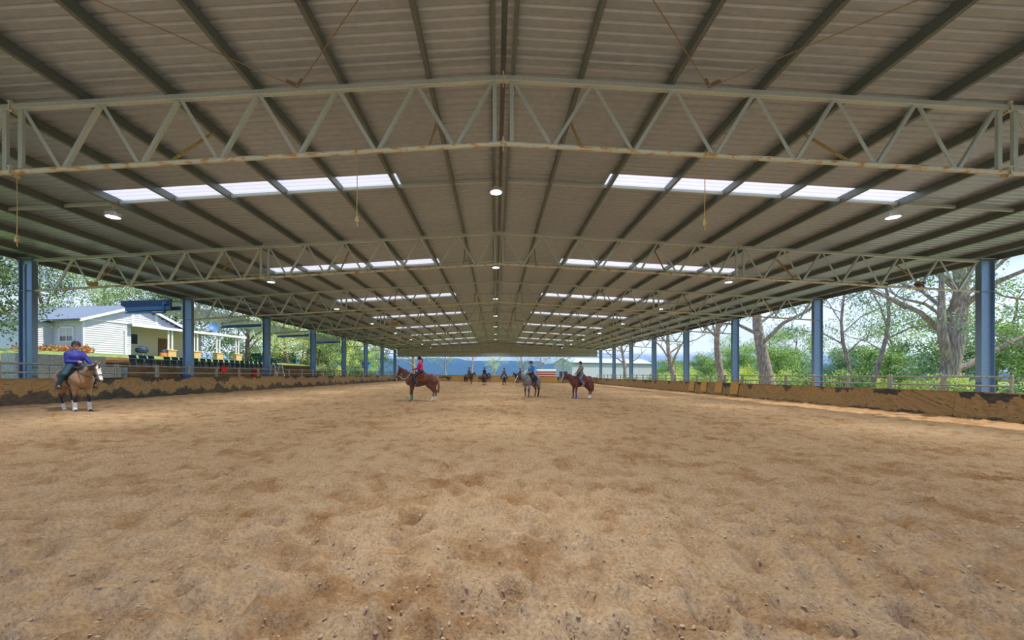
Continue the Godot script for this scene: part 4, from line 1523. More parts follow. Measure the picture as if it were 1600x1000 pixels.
# opts: limbs, spread (0..1), bare (share of the height without limbs), leaf (size), count, cols, clump, fork
func tree(called: String, label: String, at: Vector3, h: float, r: float, sd: int, bark: Material, o: Dictionary, group := "") -> void:
	var rng := RandomNumberGenerator.new()
	rng.seed = sd
	var t := thing(called, label, "tree", at, 0.0, group)
	var wood := MB.new()
	var crown := MB.new()
	var cols: Array = o.cols
	var lean: Vector3 = o.get("lean", Vector3(rng.randf_range(-0.1, 0.1), 0, rng.randf_range(-0.1, 0.1)))
	var trunk: Array = []
	var rad: Array = []
	for k in 8:
		var u := k / 7.0
		trunk.append(Vector3(lean.x * h * u + 0.03 * h * sin(u * 5.0 + sd), h * 0.8 * u - 0.2, lean.z * h * u + 0.03 * h * cos(u * 4.0 + sd) - 0.03 * h * cos(float(sd))) - Vector3(0.03 * h * sin(float(sd)), 0, 0))
		rad.append(r * (1.0 - 0.72 * u) * (1.35 if k == 0 else 1.0))
	wood.tube(trunk, rad, 10 if r < 0.3 else 16)
	var tips: Array = []
	var limbs: int = o.get("limbs", 8)
	for k in limbs:
		var u: float = lerpf(o.get("bare", 0.35), 0.98, (k + 0.5) / limbs)
		var i := clampi(int(u * 7.0), 0, 6)
		var p: Vector3 = (trunk[i] as Vector3).lerp(trunk[i + 1], u * 7.0 - i)
		var an := k * 2.4 + rng.randf_range(-0.5, 0.5) + sd
		var out := Vector3(cos(an), 0, sin(an))
		var l: float = h * (0.5 - 0.25 * u) * rng.randf_range(0.75, 1.2) * o.get("spread", 1.0)
		var rise := rng.randf_range(0.35, 0.95)
		var q := p + out * l * 0.5 + Vector3.UP * l * 0.5 * rise
		var e := q + (out.rotated(Vector3.UP, rng.randf_range(-0.5, 0.5))) * l * 0.5 + Vector3.UP * l * rng.randf_range(0.1, 0.55)
		var br: float = rad[i] * rng.randf_range(0.3, 0.55)
		wood.tube([p, (p + q) * 0.5 + Vector3(0, 0.06 * l, 0), q, e], [br, br * 0.85, br * 0.6, br * 0.18], 7)
		tips.append(e); tips.append((q + e) * 0.5)
		for f in 3:
			var b0 := p.lerp(q, rng.randf_range(0.5, 1.0)) if f < 1 else q.lerp(e, rng.randf_range(0.1, 0.7))
			var d := Vector3(rng.randf_range(-1, 1), rng.randf_range(-0.1, 0.9), rng.randf_range(-1, 1)).normalized()
			var b1: Vector3 = b0 + d * l * rng.randf_range(0.25, 0.45)
			wood.tube([b0, (b0 + b1) * 0.5 + Vector3(0, 0.04 * l, 0), b1], [br * 0.4, br * 0.28, br * 0.08], 5, false)
			tips.append(b1)
	for x in o.get("extra", []):
		var b0: Vector3 = (trunk[0] as Vector3).lerp(trunk[1], minf(x[0] / (h * 0.114), 1.0)) if x[0] < h * 0.114 else trunk[1]
		b0.y = x[0]
		wood.tube([b0, b0 + x[1] * 0.45 - Vector3(0, 0.12 * x[1].y, 0), b0 + x[1], b0 + (x[1] + x[2]) * 0.5 + Vector3(0, 0.1, 0), b0 + x[2]], [x[3], x[3] * 0.85, x[3] * 0.72, x[3] * 0.55, x[3] * 0.3], 10)
		tips.append(b0 + x[2])
	part("trunk", wood, bark, t)
	var n: int = o.get("count", 3000)
	var clump: float = o.get("clump", 0.1) * h
	var lf: float = o.get("leaf", 0.22)
	for e in tips:
		leaves(crown, rng, e, Vector3(clump, clump * 0.62, clump) * rng.randf_range(0.7, 1.25), int(n / tips.size()), lf, lf * o.get("thin", 0.36), cols, 0.8)
	for k in o.get("fill", 0):
		var an := rng.randf() * TAU
		var u := rng.randf()
		leaves(crown, rng, Vector3(cos(an) * h * 0.26 * sqrt(u), h * rng.randf_range(0.06, 0.9), sin(an) * h * 0.26 * sqrt(u)), Vector3(clump, clump * 0.7, clump), int(n / tips.size()), lf, lf * o.get("thin", 0.36), cols, 0.4)
	part("foliage", crown, M.leaf, t).set_meta("kind", "stuff")


func shrub(label: String, at: Vector3, size: Vector3, sd: int, cols: Array, count := 900, lf := 0.22, group := "") -> void:
	var rng := RandomNumberGenerator.new()
	rng.seed = sd
	var t := thing("bush", label, "bush", at, 0.0, group)
	var crown := MB.new()
	for k in 9:
		var d := Vector3(rng.randf_range(-0.6, 0.6), rng.randf_range(0.25, 0.8), rng.randf_range(-0.6, 0.6))
		leaves(crown, rng, d * size, size * rng.randf_range(0.3, 0.5), count / 9, lf, lf * 0.42, cols, 0.1)
	part("foliage", crown, M.leaf, t).set_meta("kind", "stuff")
	var st := MB.new()
	for k in 6:
		st.tube([Vector3(0, -0.1, 0), Vector3(0.3 * size.x * cos(k), 0.4 * size.y, 0.3 * size.z * sin(k * 1.7)), Vector3(0.5 * size.x * cos(k), 0.75 * size.y, 0.5 * size.z * sin(k * 1.7))], [0.04, 0.025, 0.01], 5)
	part("stem", st, M.bark_brown, t)


func build_trees() -> void:
	var grey := [lin(143, 170, 137), lin(169, 193, 155), lin(127, 152, 128), lin(193, 214, 175)]
	var green := [lin(148, 176, 119), lin(180, 204, 138), lin(127, 153, 106), lin(209, 230, 162)]
	var lime := [lin(219, 237, 144), lin(244, 245, 163), lin(186, 209, 124), lin(249, 246, 186)]
	var deep := [lin(91, 115, 82), lin(115, 141, 96), lin(147, 173, 114), lin(78, 96, 73)]
	var gold := [lin(247, 244, 139), lin(243, 244, 140), lin(249, 246, 172)]
	var at := func(x: float, z: float) -> Vector3: return Vector3(x, land_y(x, z) - 0.05, z)
	# right side: named gums
	tree("gum_tree", "huge pale forked gum tree behind the rail beside the nearest right column", at.call(30.2, -26.0), 21.0, 0.52, 5, M.bark_grey, {"cols": grey, "limbs": 12, "bare": 0.3, "count": 6300, "clump": 0.075, "spread": 0.9, "lean": Vector3(-0.02, 0, 0), "extra": [[2.0, Vector3(2.3, 1.2, 0.2), Vector3(5.4, 2.8, 0.6), 0.22], [2.6, Vector3(-0.9, 2.2, 0.3), Vector3(-1.0, 6.0, 0.4), 0.32]]})
	tree("gum_tree", "second pale trunk close behind the huge forked gum tree", at.call(32.2, -26.8), 19.0, 0.5, 9, M.bark_grey, {"cols": grey, "limbs": 9, "bare": 0.25, "count": 3900, "clump": 0.075, "lean": Vector3(0.03, 0, 0)})
	tree("gum_tree", "massive furrowed gum trunk behind the rail between the second and third right columns", at.call(27.0, -38.0), 20.0, 0.62, 14, M.bark_grey, {"cols": grey, "limbs": 11, "bare": 0.28, "count": 6300, "clump": 0.075, "spread": 1.1, "lean": Vector3(0.03, 0, 0)})
	tree("gum_tree", "smooth grey gum trunk standing between the third and fourth right columns", at.call(26.0, -43.7), 17.0, 0.42, 21, M.bark_grey, {"cols": grey, "limbs": 9, "bare": 0.35, "count": 4500, "clump": 0.08, "lean": Vector3(0.02, 0, 0)})
	tree("gum_tree", "slim dark gum trunk to the left of its twin, right of the second right column", at.call(27.0, -28.6), 13.0, 0.16, 33, M.bark_grey, {"cols": grey, "limbs": 9, "bare": 0.3, "count": 3300, "clump": 0.085, "lean": Vector3(-0.03, 0, 0)})
	tree("gum_tree", "slim dark gum trunk to the right of its twin, right of the second right column", at.call(28.6, -29.4), 14.0, 0.18, 36, M.bark_grey, {"cols": grey, "limbs": 9, "bare": 0.3, "count": 3600, "clump": 0.085, "lean": Vector3(0.04, 0, 0)})
	tree("gum_tree", "leaning gum with bare limbs at the right edge of the view", at.call(31.5, -22.0), 14.0, 0.3, 41, M.bark_grey, {"cols": grey, "limbs": 10, "bare": 0.2, "count": 3900, "clump": 0.08, "lean": Vector3(0.1, 0, 0)})
	tree("gum_tree", "pair-trunked grey gum between the fifth and sixth right columns", at.call(26.0, -55.5), 16.0, 0.4, 52, M.bark_grey, {"cols": grey, "limbs": 10, "bare": 0.2, "count": 3900, "clump": 0.08})
	tree("gum_tree", "dark gum in front of the pale shed wall among the far right columns", at.call(25.8, -77.0), 14.0, 0.42, 57, M.bark_grey, {"cols": grey, "limbs": 9, "bare": 0.25, "count": 1800, "clump": 0.08, "lean": Vector3(0.02, 0, 0)})
	# belt beyond the right side
	var rng := RandomNumberGenerator.new()
	rng.seed = 99
	for k in 24:
		var z := -20.0 - 3.6 * k
		var x := 38.0 + rng.randf_range(-3.0, 3.0) + (8.0 if k % 3 == 1 else 0.0)
		if k > 17: x += 14.0
		tree("bushland_tree", "bushy tree in the woodland belt beyond the right columns, %s from the camera" % ordinal(k), at.call(x, z), rng.randf_range(5.0, 7.0) + (5.0 if k % 3 == 1 else 0.0), 0.18, 200 + k, M.bark_brown, {"cols": [grey, green, green][k % 3], "limbs": 10, "bare": 0.04, "count": 4600, "clump": 0.15, "leaf": 0.28, "fill": 4 if k % 3 == 1 else 22}, "woodland belt on the right")
	for k in 22:
		var z := -17.0 - 2.9 * k
		var x := 31.5 + rng.randf_range(-1.5, 2.5)
		if k % 2 == 0: x -= 4.0
		if x < 26.0: x = 26.0
		shrub("leafy bush behind the right rail, %s from the camera" % ordinal(k), at.call(x, z), Vector3(2.2, rng.randf_range(1.4, 3.4) * (0.6 if k % 2 == 0 else 1.0), 2.2), 400 + k, [green, lime, grey, lime, green, gold][k % 6], 1500, 0.24, "bushes behind the right rail")
	# left side
	tree("shade_tree", "dense dark leafy tree at the left edge beside the nearest left column", at.call(-27.8, -18.4), 9.5, 0.3, 61, M.bark_brown, {"cols": deep, "limbs": 14, "bare": 0.05, "count": 15000, "clump": 0.15, "leaf": 0.19, "thin": 0.5, "fill": 60, "lean": Vector3(-0.03, 0, 0)})
	for k in 6:
		tree("gum_tree", "tall gum behind the white house roof, %s from the left" % ORD[k], Vector3(-58.0 + 6.0 * k, 2.2, -50.0 - 3.0 * (k % 3)), 15.0 + rng.randf_range(-1.5, 2.5), 0.32, 70 + k, M.bark_grey if k % 2 else M.bark_brown, {"cols": [deep, green, deep][k % 3], "limbs": 11, "bare": 0.15, "count": 7000, "clump": 0.13, "leaf": 0.32, "fill": 26}, "gums behind the house")
	for k in 6:
		tree("garden_tree", "sunlit bushy tree behind the porch and garden shed, %s from the camera" % ORD[k], Vector3(-38.0 + 2.2 * k, 1.8, -58.0 - 4.5 * k), 9.0 + rng.randf_range(-1.0, 2.5), 0.22, 90 + k, M.bark_brown, {"cols": [green, lime, green][k % 3], "limbs": 11, "bare": 0.05, "count": 4200, "clump": 0.14, "leaf": 0.3, "fill": 16}, "garden trees on the left")
	for k in 9:
		var z := -50.0 - 5.0 * k
		tree("hedge_tree", "yellow-green tree in the row behind the left columns, %s from the camera" % ORD[k], at.call(-26.0 + rng.randf_range(-1.5, 1.0) - 0.15 * k, z), 6.5 + rng.randf_range(-1.0, 1.5), 0.18, 110 + k, M.bark_brown, {"cols": [lime, green, deep][k % 3], "limbs": 10, "bare": 0.02, "count": 3600, "clump": 0.16, "leaf": 0.26, "fill": 16}, "tree row on the left")
	for k in 7:
		shrub("round green bush behind the left rail, %s from the camera" % ORD[k], Vector3(-22.6 - 0.3 * (k % 3), 0.3 + land_y(-22.6, -50.0 - 3.4 * k) * 0.7, -49.5 - 3.4 * k), Vector3(1.4, 1.5, 1.5), 500 + k, [green, deep, lime][k % 3], 800, 0.22, "bushes behind the left rail")
	# beyond the far end
	var far := [[-17.5, -84.0, 9.5, 0.55, "pale forked gum beyond the far end, left of the rider in pink", grey, 0.4], [-12.0, -96.0, 9.0, 0.3, "bare white-limbed gum beyond the far end behind the rider in pink", grey, 0.4], [-5.2, -90.0, 10.0, 0.28, "straight pale gum trunk behind the rider in teal", grey, 0.55], [-0.6, -98.0, 7.5, 0.3, "spreading light green tree behind the rider in black", lime, 0.3], [7.2, -98.0, 9.0, 0.4, "twin-limbed grey gum left of the stock trailer", grey, 0.25], [13.5, -112.0, 9.5, 0.35, "leafless grey gum between the stock trailer and the shed", grey, 0.25], [17.5, -94.0, 8.0, 0.25, "grey gum in front of the pale shed gable", grey, 0.4]]
	for k in far.size():
		var f: Array = far[k]
		tree("gum_tree", f[4], at.call(f[0], f[1]), f[2], f[3], 140 + k, M.bark_grey, {"cols": f[5], "limbs": 8, "bare": f[6], "count": 900, "clump": 0.11, "leaf": 0.3})
	for k in 14:
		shrub("low green bush beyond the far kickboard, %s from the left" % ordinal(k), at.call(-21.0 + 2.3 * k, -82.0 - 3.0 * (k % 3)), Vector3(1.5, 0.9, 1.2), 600 + k, [lime, green, green][k % 3], 420, 0.26, "bushes beyond the far wall")


# ---------------------------------------------------------------- bodies: smooth union of tapered capsules, meshed as surface nets
# bones: [a, b, ra, rb, blend, sz] ; sz > 1 makes the section narrower in z
func nets(m: MB, bones: Array, cell: float, paint: Callable, xf := Transform3D.IDENTITY) -> void:
	var lo := Vector3.INF
	var hi := -Vector3.INF
	for b in bones:
		var r: float = maxf(b[2], b[3]) + cell * 2.0 + 0.03
		lo = lo.min((b[0] as Vector3).min(b[1]) - Vector3.ONE * r)
		hi = hi.max((b[0] as Vector3).max(b[1]) + Vector3.ONE * r)
	var nx := int((hi.x - lo.x) / cell) + 2
	var ny := int((hi.y - lo.y) / cell) + 2
	var nz := int((hi.z - lo.z) / cell) + 2
	var f := PackedFloat32Array()
	f.resize(nx * ny * nz)
	f.fill(9.0)
	for bone in bones:
		var a: Vector3 = bone[0]
		var b: Vector3 = bone[1]
		var ra: float = bone[2]
		var rb: float = bone[3]
		var k: float = bone[4] if bone.size() > 4 else 0.05
		var sz: float = bone[5] if bone.size() > 5 else 1.0
		var mar := maxf(ra, rb) + k + cell * 1.5
		var l3 := ((a.min(b) - Vector3.ONE * mar) - lo) / cell
		var h3 := ((a.max(b) + Vector3.ONE * mar) - lo) / cell
		var az := Vector3(a.x, a.y, a.z * sz)
		var ba := Vector3(b.x - a.x, b.y - a.y, (b.z - a.z) * sz)
		var bb := maxf(ba.length_squared(), 1e-9)
		var dr := rb - ra
		for z in range(maxi(int(l3.z), 0), mini(int(h3.z) + 2, nz)):
			var pz := (lo.z + z * cell) * sz
			for y in range(maxi(int(l3.y), 0), mini(int(h3.y) + 2, ny)):
				var py := lo.y + y * cell
				var row := (z * ny + y) * nx
				for x in range(maxi(int(l3.x), 0), mini(int(h3.x) + 2, nx)):
					var pa := Vector3(lo.x + x * cell, py, pz) - az
					var t := clampf(pa.dot(ba) / bb, 0.0, 1.0)
					var d := (pa - ba * t).length() - ra - dr * t
					var o := f[row + x]
					var h := k - absf(o - d)
					d = minf(o, d)
					if h > 0.0: d -= h * h / (4.0 * k)
					f[row + x] = d
	var cells := PackedInt32Array()
	cells.resize(nx * ny * nz)
	cells.fill(-1)
	var sy := nx
	var szz := nx * ny
	var corner := [0, 1, sy, sy + 1, szz, szz + 1, szz + sy, szz + sy + 1]
	var edges := [[0, 1], [2, 3], [4, 5], [6, 7], [0, 2], [1, 3], [4, 6], [5, 7], [0, 4], [1, 5], [2, 6], [3, 7]]
	for z in nz - 1:
		for y in ny - 1:
			for x in nx - 1:
				var i := z * szz + y * sy + x
				var s0 := f[i] < 0.0
				if (f[i + 1] < 0.0) == s0 and (f[i + sy] < 0.0) == s0 and (f[i + sy + 1] < 0.0) == s0 and (f[i + szz] < 0.0) == s0 and (f[i + szz + 1] < 0.0) == s0 and (f[i + szz + sy] < 0.0) == s0 and (f[i + szz + sy + 1] < 0.0) == s0:
					continue
				var sum := Vector3.ZERO
				var n := 0
				for e in edges:
					var v0 := f[i + corner[e[0]]]
					var v1 := f[i + corner[e[1]]]
					if (v0 < 0.0) != (v1 < 0.0):
						var t := v0 / (v0 - v1)
						var c0: int = e[0]
						var c1: int = e[1]
						sum += Vector3(c0 & 1, (c0 >> 1) & 1, c0 >> 2).lerp(Vector3(c1 & 1, (c1 >> 1) & 1, c1 >> 2), t)
						n += 1
				var p := lo + (Vector3(x, y, z) + sum / n) * cell
				var g := Vector3(f[i + 1] + f[i + 1 + sy] + f[i + 1 + szz] + f[i + 1 + szz + sy] - f[i] - f[i + sy] - f[i + szz] - f[i + szz + sy], f[i + sy] + f[i + sy + 1] + f[i + sy + szz] + f[i + sy + szz + 1] - f[i] - f[i + 1] - f[i + szz] - f[i + szz + 1], f[i + szz] + f[i + szz + 1] + f[i + szz + sy] + f[i + szz + sy + 1] - f[i] - f[i + 1] - f[i + sy] - f[i + sy + 1]).normalized()
				cells[i] = m.v.size()
				m.v.push_back(xf * p)
				m.n.push_back((xf.basis * g).normalized())
				m.c.push_back(paint.call(p, g))
	for z in range(1, nz - 1):
		for y in range(1, ny - 1):
			for x in range(1, nx - 1):
				var i := z * szz + y * sy + x
				var s0 := f[i] < 0.0
				for ax in 3:
					var st: int = [1, sy, szz][ax]
					if (f[i + st] < 0.0) == s0: continue
					var u: int = [sy, szz, 1][ax]
					var w: int = [szz, 1, sy][ax]
					var q0 := cells[i - u - w]
					var q1 := cells[i - w]
					var q2 := cells[i]
					var q3 := cells[i - u]
					if q0 < 0 or q1 < 0 or q2 < 0 or q3 < 0: continue
					if s0:
						m.ix.append_array(PackedInt32Array([q0, q2, q1, q0, q3, q2]))
					else:
						m.ix.append_array(PackedInt32Array([q0, q1, q2, q0, q2, q3]))


func horse_joints(p: Dictionary) -> Dictionary:
	var j := {}
	var e: float = deg_to_rad(p.get("neck", 40.0))
	var yw: float = deg_to_rad(p.get("yaw", 0.0))
	var nb := Vector3(0.46, 1.2, 0)
	var nd := Vector3(cos(e) * cos(yw), sin(e), sin(yw) * cos(e))
	var nm := nb + Vector3(cos(e) * cos(yw * 0.5), sin(e), sin(yw * 0.5) * cos(e)) * 0.4
	j.nb = nb
	j.nm = nm + Vector3(0, 0.03, 0)
	j.poll = nm + nd * 0.36
	var hp: float = deg_to_rad(p.get("head", 58.0))
	var hy := yw * 1.35
	j.hd = Vector3(cos(hp) * cos(hy), -sin(hp), cos(hp) * sin(hy))
	j.hup = Vector3(sin(hp) * cos(hy), cos(hp), sin(hp) * sin(hy))
	j.hside = (j.hd as Vector3).cross(j.hup)
	j.muz = j.poll + j.hd * 0.5
	var legs: Array = p.get("legs", [])
	for k in 4:            # 0 left fore, 1 right fore, 2 left hind, 3 right hind; left is -z for a horse that faces +x
		var s := -1.0 if k % 2 == 0 else 1.0
		var lg: Array = legs[k] if k < legs.size() else [0.0, 0.0]     # [how far forward the foot is, how high it is lifted]
		if k < 2:
			var el := Vector3(0.4, 0.84, s * 0.155)
			var fl := Vector3(0.42 + lg[0], 0.15 + lg[1], s * 0.15)
			var kn := el.lerp(fl, 0.56) + Vector3(0.03 + 0.5 * lg[1], 0.12 * lg[1], 0)
			j["f%d" % k] = [Vector3(0.46, 1.08, s * 0.13), el, kn, fl, fl + Vector3(0.05 - 0.35 * lg[1], -0.09, 0), fl + Vector3(0.075 - 0.45 * lg[1], -0.125, 0)]
		else:
			var fl := Vector3(-0.7 + lg[0], 0.16 + lg[1], s * 0.15)
			var hk := Vector3(-0.765 + lg[0] * 0.6, 0.52 + 0.6 * lg[1], s * 0.15)
			j["f%d" % k] = [Vector3(-0.6, 1.08, s * 0.12), Vector3(-0.5 + lg[0] * 0.25, 0.86, s * 0.16), hk, fl, fl + Vector3(0.05, -0.1, 0), fl + Vector3(0.075, -0.135, 0)]
	return j


func horse_bones(j: Dictionary) -> Array:
	var b: Array = [
		[Vector3(0.5, 1.06, 0), Vector3(0.1, 1.07, 0), 0.235, 0.285, 0.1, 1.06],
		[Vector3(0.1, 1.07, 0), Vector3(-0.35, 1.12, 0), 0.285, 0.26, 0.1, 1.03],
		[Vector3(-0.35, 1.12, 0), Vector3(-0.64, 1.2, 0), 0.26, 0.235, 0.1, 0.96],
		[Vector3(-0.64, 1.2, -0.06), Vector3(-0.78, 1.08, -0.08), 0.2, 0.16, 0.08],
		[Vector3(-0.64, 1.2, 0.06), Vector3(-0.78, 1.08, 0.08), 0.2, 0.16, 0.08],
		[Vector3(0.38, 1.3, 0), Vector3(0.05, 1.25, 0), 0.135, 0.17, 0.1, 1.3],
		[Vector3(0.56, 1.0, -0.08), Vector3(0.5, 1.14, -0.1), 0.14, 0.14, 0.08],
		[Vector3(0.56, 1.0, 0.08), Vector3(0.5, 1.14, 0.1), 0.14, 0.14, 0.08],
		[Vector3(0.42, 1.16, 0), j.nm, 0.225, 0.14, 0.1, 1.35],
		[j.nm, j.poll + (j.hd as Vector3) * 0.02, 0.14, 0.088, 0.06, 1.25],
		[Vector3(0.52, 1.08, 0), (j.nm as Vector3) + Vector3(0.03, -0.07, 0), 0.2, 0.125, 0.08, 1.3],
		[j.poll + (j.hd as Vector3) * 0.03 - (j.hup as Vector3) * 0.02, j.poll + (j.hd as Vector3) * 0.3 - (j.hup as Vector3) * 0.02, 0.088, 0.066, 0.04],
		[j.poll + (j.hd as Vector3) * 0.14 - (j.hup as Vector3) * 0.09, j.poll + (j.hd as Vector3) * 0.22 - (j.hup as Vector3) * 0.085, 0.085, 0.07, 0.05, 1.2],
		[j.poll + (j.hd as Vector3) * 0.3 - (j.hup as Vector3) * 0.03, (j.muz as Vector3) - (j.hup as Vector3) * 0.03, 0.066, 0.056, 0.04],
		[(j.muz as Vector3) - (j.hd as Vector3) * 0.03 - (j.hup as Vector3) * 0.06, (j.muz as Vector3) - (j.hd as Vector3) * 0.0 - (j.hup as Vector3) * 0.05, 0.042, 0.046, 0.03],
	]
	for s in [-1.0, 1.0]:
		var sd: Vector3 = j.hside
		var ear: Vector3 = j.poll + (j.hup as Vector3) * 0.06 + sd * s * 0.055 - (j.hd as Vector3) * 0.02
		b.append([ear, ear + (j.hup as Vector3) * 0.07 - (j.hd as Vector3) * 0.03 + sd * s * 0.02, 0.03, 0.032, 0.015])
		b.append([ear + (j.hup as Vector3) * 0.07 - (j.hd as Vector3) * 0.03 + sd * s * 0.02, ear + (j.hup as Vector3) * 0.15 - (j.hd as Vector3) * 0.05, 0.032, 0.01, 0.015])
		b.append([j.poll + (j.hd as Vector3) * 0.13 + sd * s * 0.072 + (j.hup as Vector3) * 0.02, j.poll + (j.hd as Vector3) * 0.16 + sd * s * 0.072 + (j.hup as Vector3) * 0.018, 0.024, 0.022, 0.02])
		b.append([j.muz - (j.hup as Vector3) * 0.005 + sd * s * 0.038, j.muz + (j.hd as Vector3) * 0.012 - (j.hup as Vector3) * 0.015 + sd * s * 0.036, 0.022, 0.022, 0.015])
	for k in 4:
		var q: Array = j["f%d" % k]
		if k < 2:
			b.append([q[0], q[1], 0.15, 0.105, 0.07])
			b.append([q[1], q[2], 0.092, 0.055, 0.05])
			b.append([q[2] + Vector3(0.005, 0.03, 0), q[2] + Vector3(0.005, -0.03, 0), 0.056, 0.052, 0.03])
		else:
			b.append([q[0], q[1], 0.2, 0.145, 0.09])
			b.append([q[1], q[2], 0.14, 0.06, 0.06])
			b.append([Vector3(-0.73, 1.02, q[1].z * 0.85), (q[1] as Vector3).lerp(q[2], 0.5) + Vector3(-0.06, 0, 0), 0.145, 0.085, 0.07])
			b.append([q[2] + Vector3(-0.02, 0.04, 0), q[2] + Vector3(0.01, -0.04, 0), 0.05, 0.05, 0.03])
		b.append([q[2], q[3], 0.042 if k < 2 else 0.045, 0.034, 0.03])
		b.append([q[3], q[3], 0.044, 0.044, 0.02])
		b.append([q[3], q[4], 0.036, 0.042, 0.02])
		b.append([q[4] + Vector3(0, 0.0, 0), q[5] + Vector3(0, 0.028, 0), 0.047, 0.056, 0.015])
	return b


func add_hand(m: MB, palm: Vector3, dir: Vector3, up: Vector3, skin: Color, cell: float) -> void:     # a lightly closed fist round the rein
	var side := dir.cross(up).normalized()
	var b: Array = [[palm - dir * 0.03, palm + dir * 0.03, 0.026, 0.03, 0.02], [palm - dir * 0.02 + side * 0.02, palm + dir * 0.035 + side * 0.025, 0.022, 0.02, 0.02], [palm - dir * 0.02 - side * 0.02, palm + dir * 0.03 - side * 0.025, 0.02, 0.018, 0.02]]
	for k in 4:
		var o := palm + dir * (0.045 - 0.004 * absf(k - 1.0)) + side * (0.033 - 0.021 * k)
		var len: float = [0.036, 0.041, 0.038, 0.03][k]
		var p1 := o + dir * len * 0.7 - up * len * 0.4
		var p2 := p1 - up * len * 0.8 - dir * len * 0.35
		b.append([o, p1, 0.0098, 0.0092, 0.006]); b.append([p1, p2, 0.0092, 0.0085, 0.006]); b.append([p2, p2 - dir * len * 0.6, 0.0085, 0.0078, 0.005])
	b.append([palm - dir * 0.01 + side * 0.036, palm + dir * 0.025 + side * 0.05 - up * 0.012, 0.013, 0.0105, 0.01])
	b.append([palm + dir * 0.025 + side * 0.05 - up * 0.012, palm + dir * 0.05 + side * 0.035 - up * 0.028, 0.0105, 0.0085, 0.006])
	nets(m, b, cell, func(_p, _n): return skin)


func add_head(m: MB, at: Vector3, basis: Basis, skin: Color, cell: float) -> void:      # basis: x forward, y up
	var b: Array = [
		[Vector3(-0.02, 0.045, 0), Vector3(-0.005, 0.05, 0), 0.092, 0.088, 0.04, 1.15], [Vector3(0.02, -0.02, 0), Vector3(0.035, -0.07, 0), 0.07, 0.05, 0.04, 1.1],
		[Vector3(0.05, -0.095, 0), Vector3(0.058, -0.09, 0), 0.026, 0.026, 0.03], [Vector3(0.085, 0.015, 0), Vector3(0.108, -0.022, 0), 0.008, 0.014, 0.012],
		[Vector3(0.1, -0.025, -0.012), Vector3(0.1, -0.025, 0.012), 0.009, 0.009, 0.008], [Vector3(0.084, -0.056, -0.02), Vector3(0.084, -0.056, 0.02), 0.007, 0.007, 0.006], [Vector3(0.082, -0.069, -0.016), Vector3(0.082, -0.069, 0.016), 0.008, 0.008, 0.006],
		[Vector3(0.078, 0.035, -0.045), Vector3(0.086, 0.033, 0.0), 0.012, 0.01, 0.012], [Vector3(0.078, 0.035, 0.045), Vector3(0.086, 0.033, 0.0), 0.012, 0.01, 0.012],
		[Vector3(-0.03, -0.05, 0), Vector3(-0.045, -0.14, 0), 0.062, 0.06, 0.04],
	]
	for s in [-1.0, 1.0]:
		b.append([Vector3(-0.012, 0.018, s * 0.082), Vector3(-0.01, -0.025, s * 0.078), 0.016, 0.01, 0.008])
		b.append([Vector3(0.076, 0.012, s * 0.032), Vector3(0.076, 0.012, s * 0.033), 0.013, 0.013, 0.004])
		b.append([Vector3(0.05, -0.015, s * 0.045), Vector3(0.055, -0.03, s * 0.04), 0.026, 0.024, 0.03])
	var paint := func(p: Vector3, _n: Vector3) -> Color:
		if p.x > 0.08 and absf(absf(p.z) - 0.033) < 0.012 and absf(p.y - 0.012) < 0.007: return Color(0.03, 0.02, 0.02)
		if p.x > 0.08 and absf(p.z) < 0.024 and absf(p.y + 0.062) < 0.009: return skin * Color(0.85, 0.55, 0.5)
		return skin
	nets(m, b, cell, paint, Transform3D(basis, at))


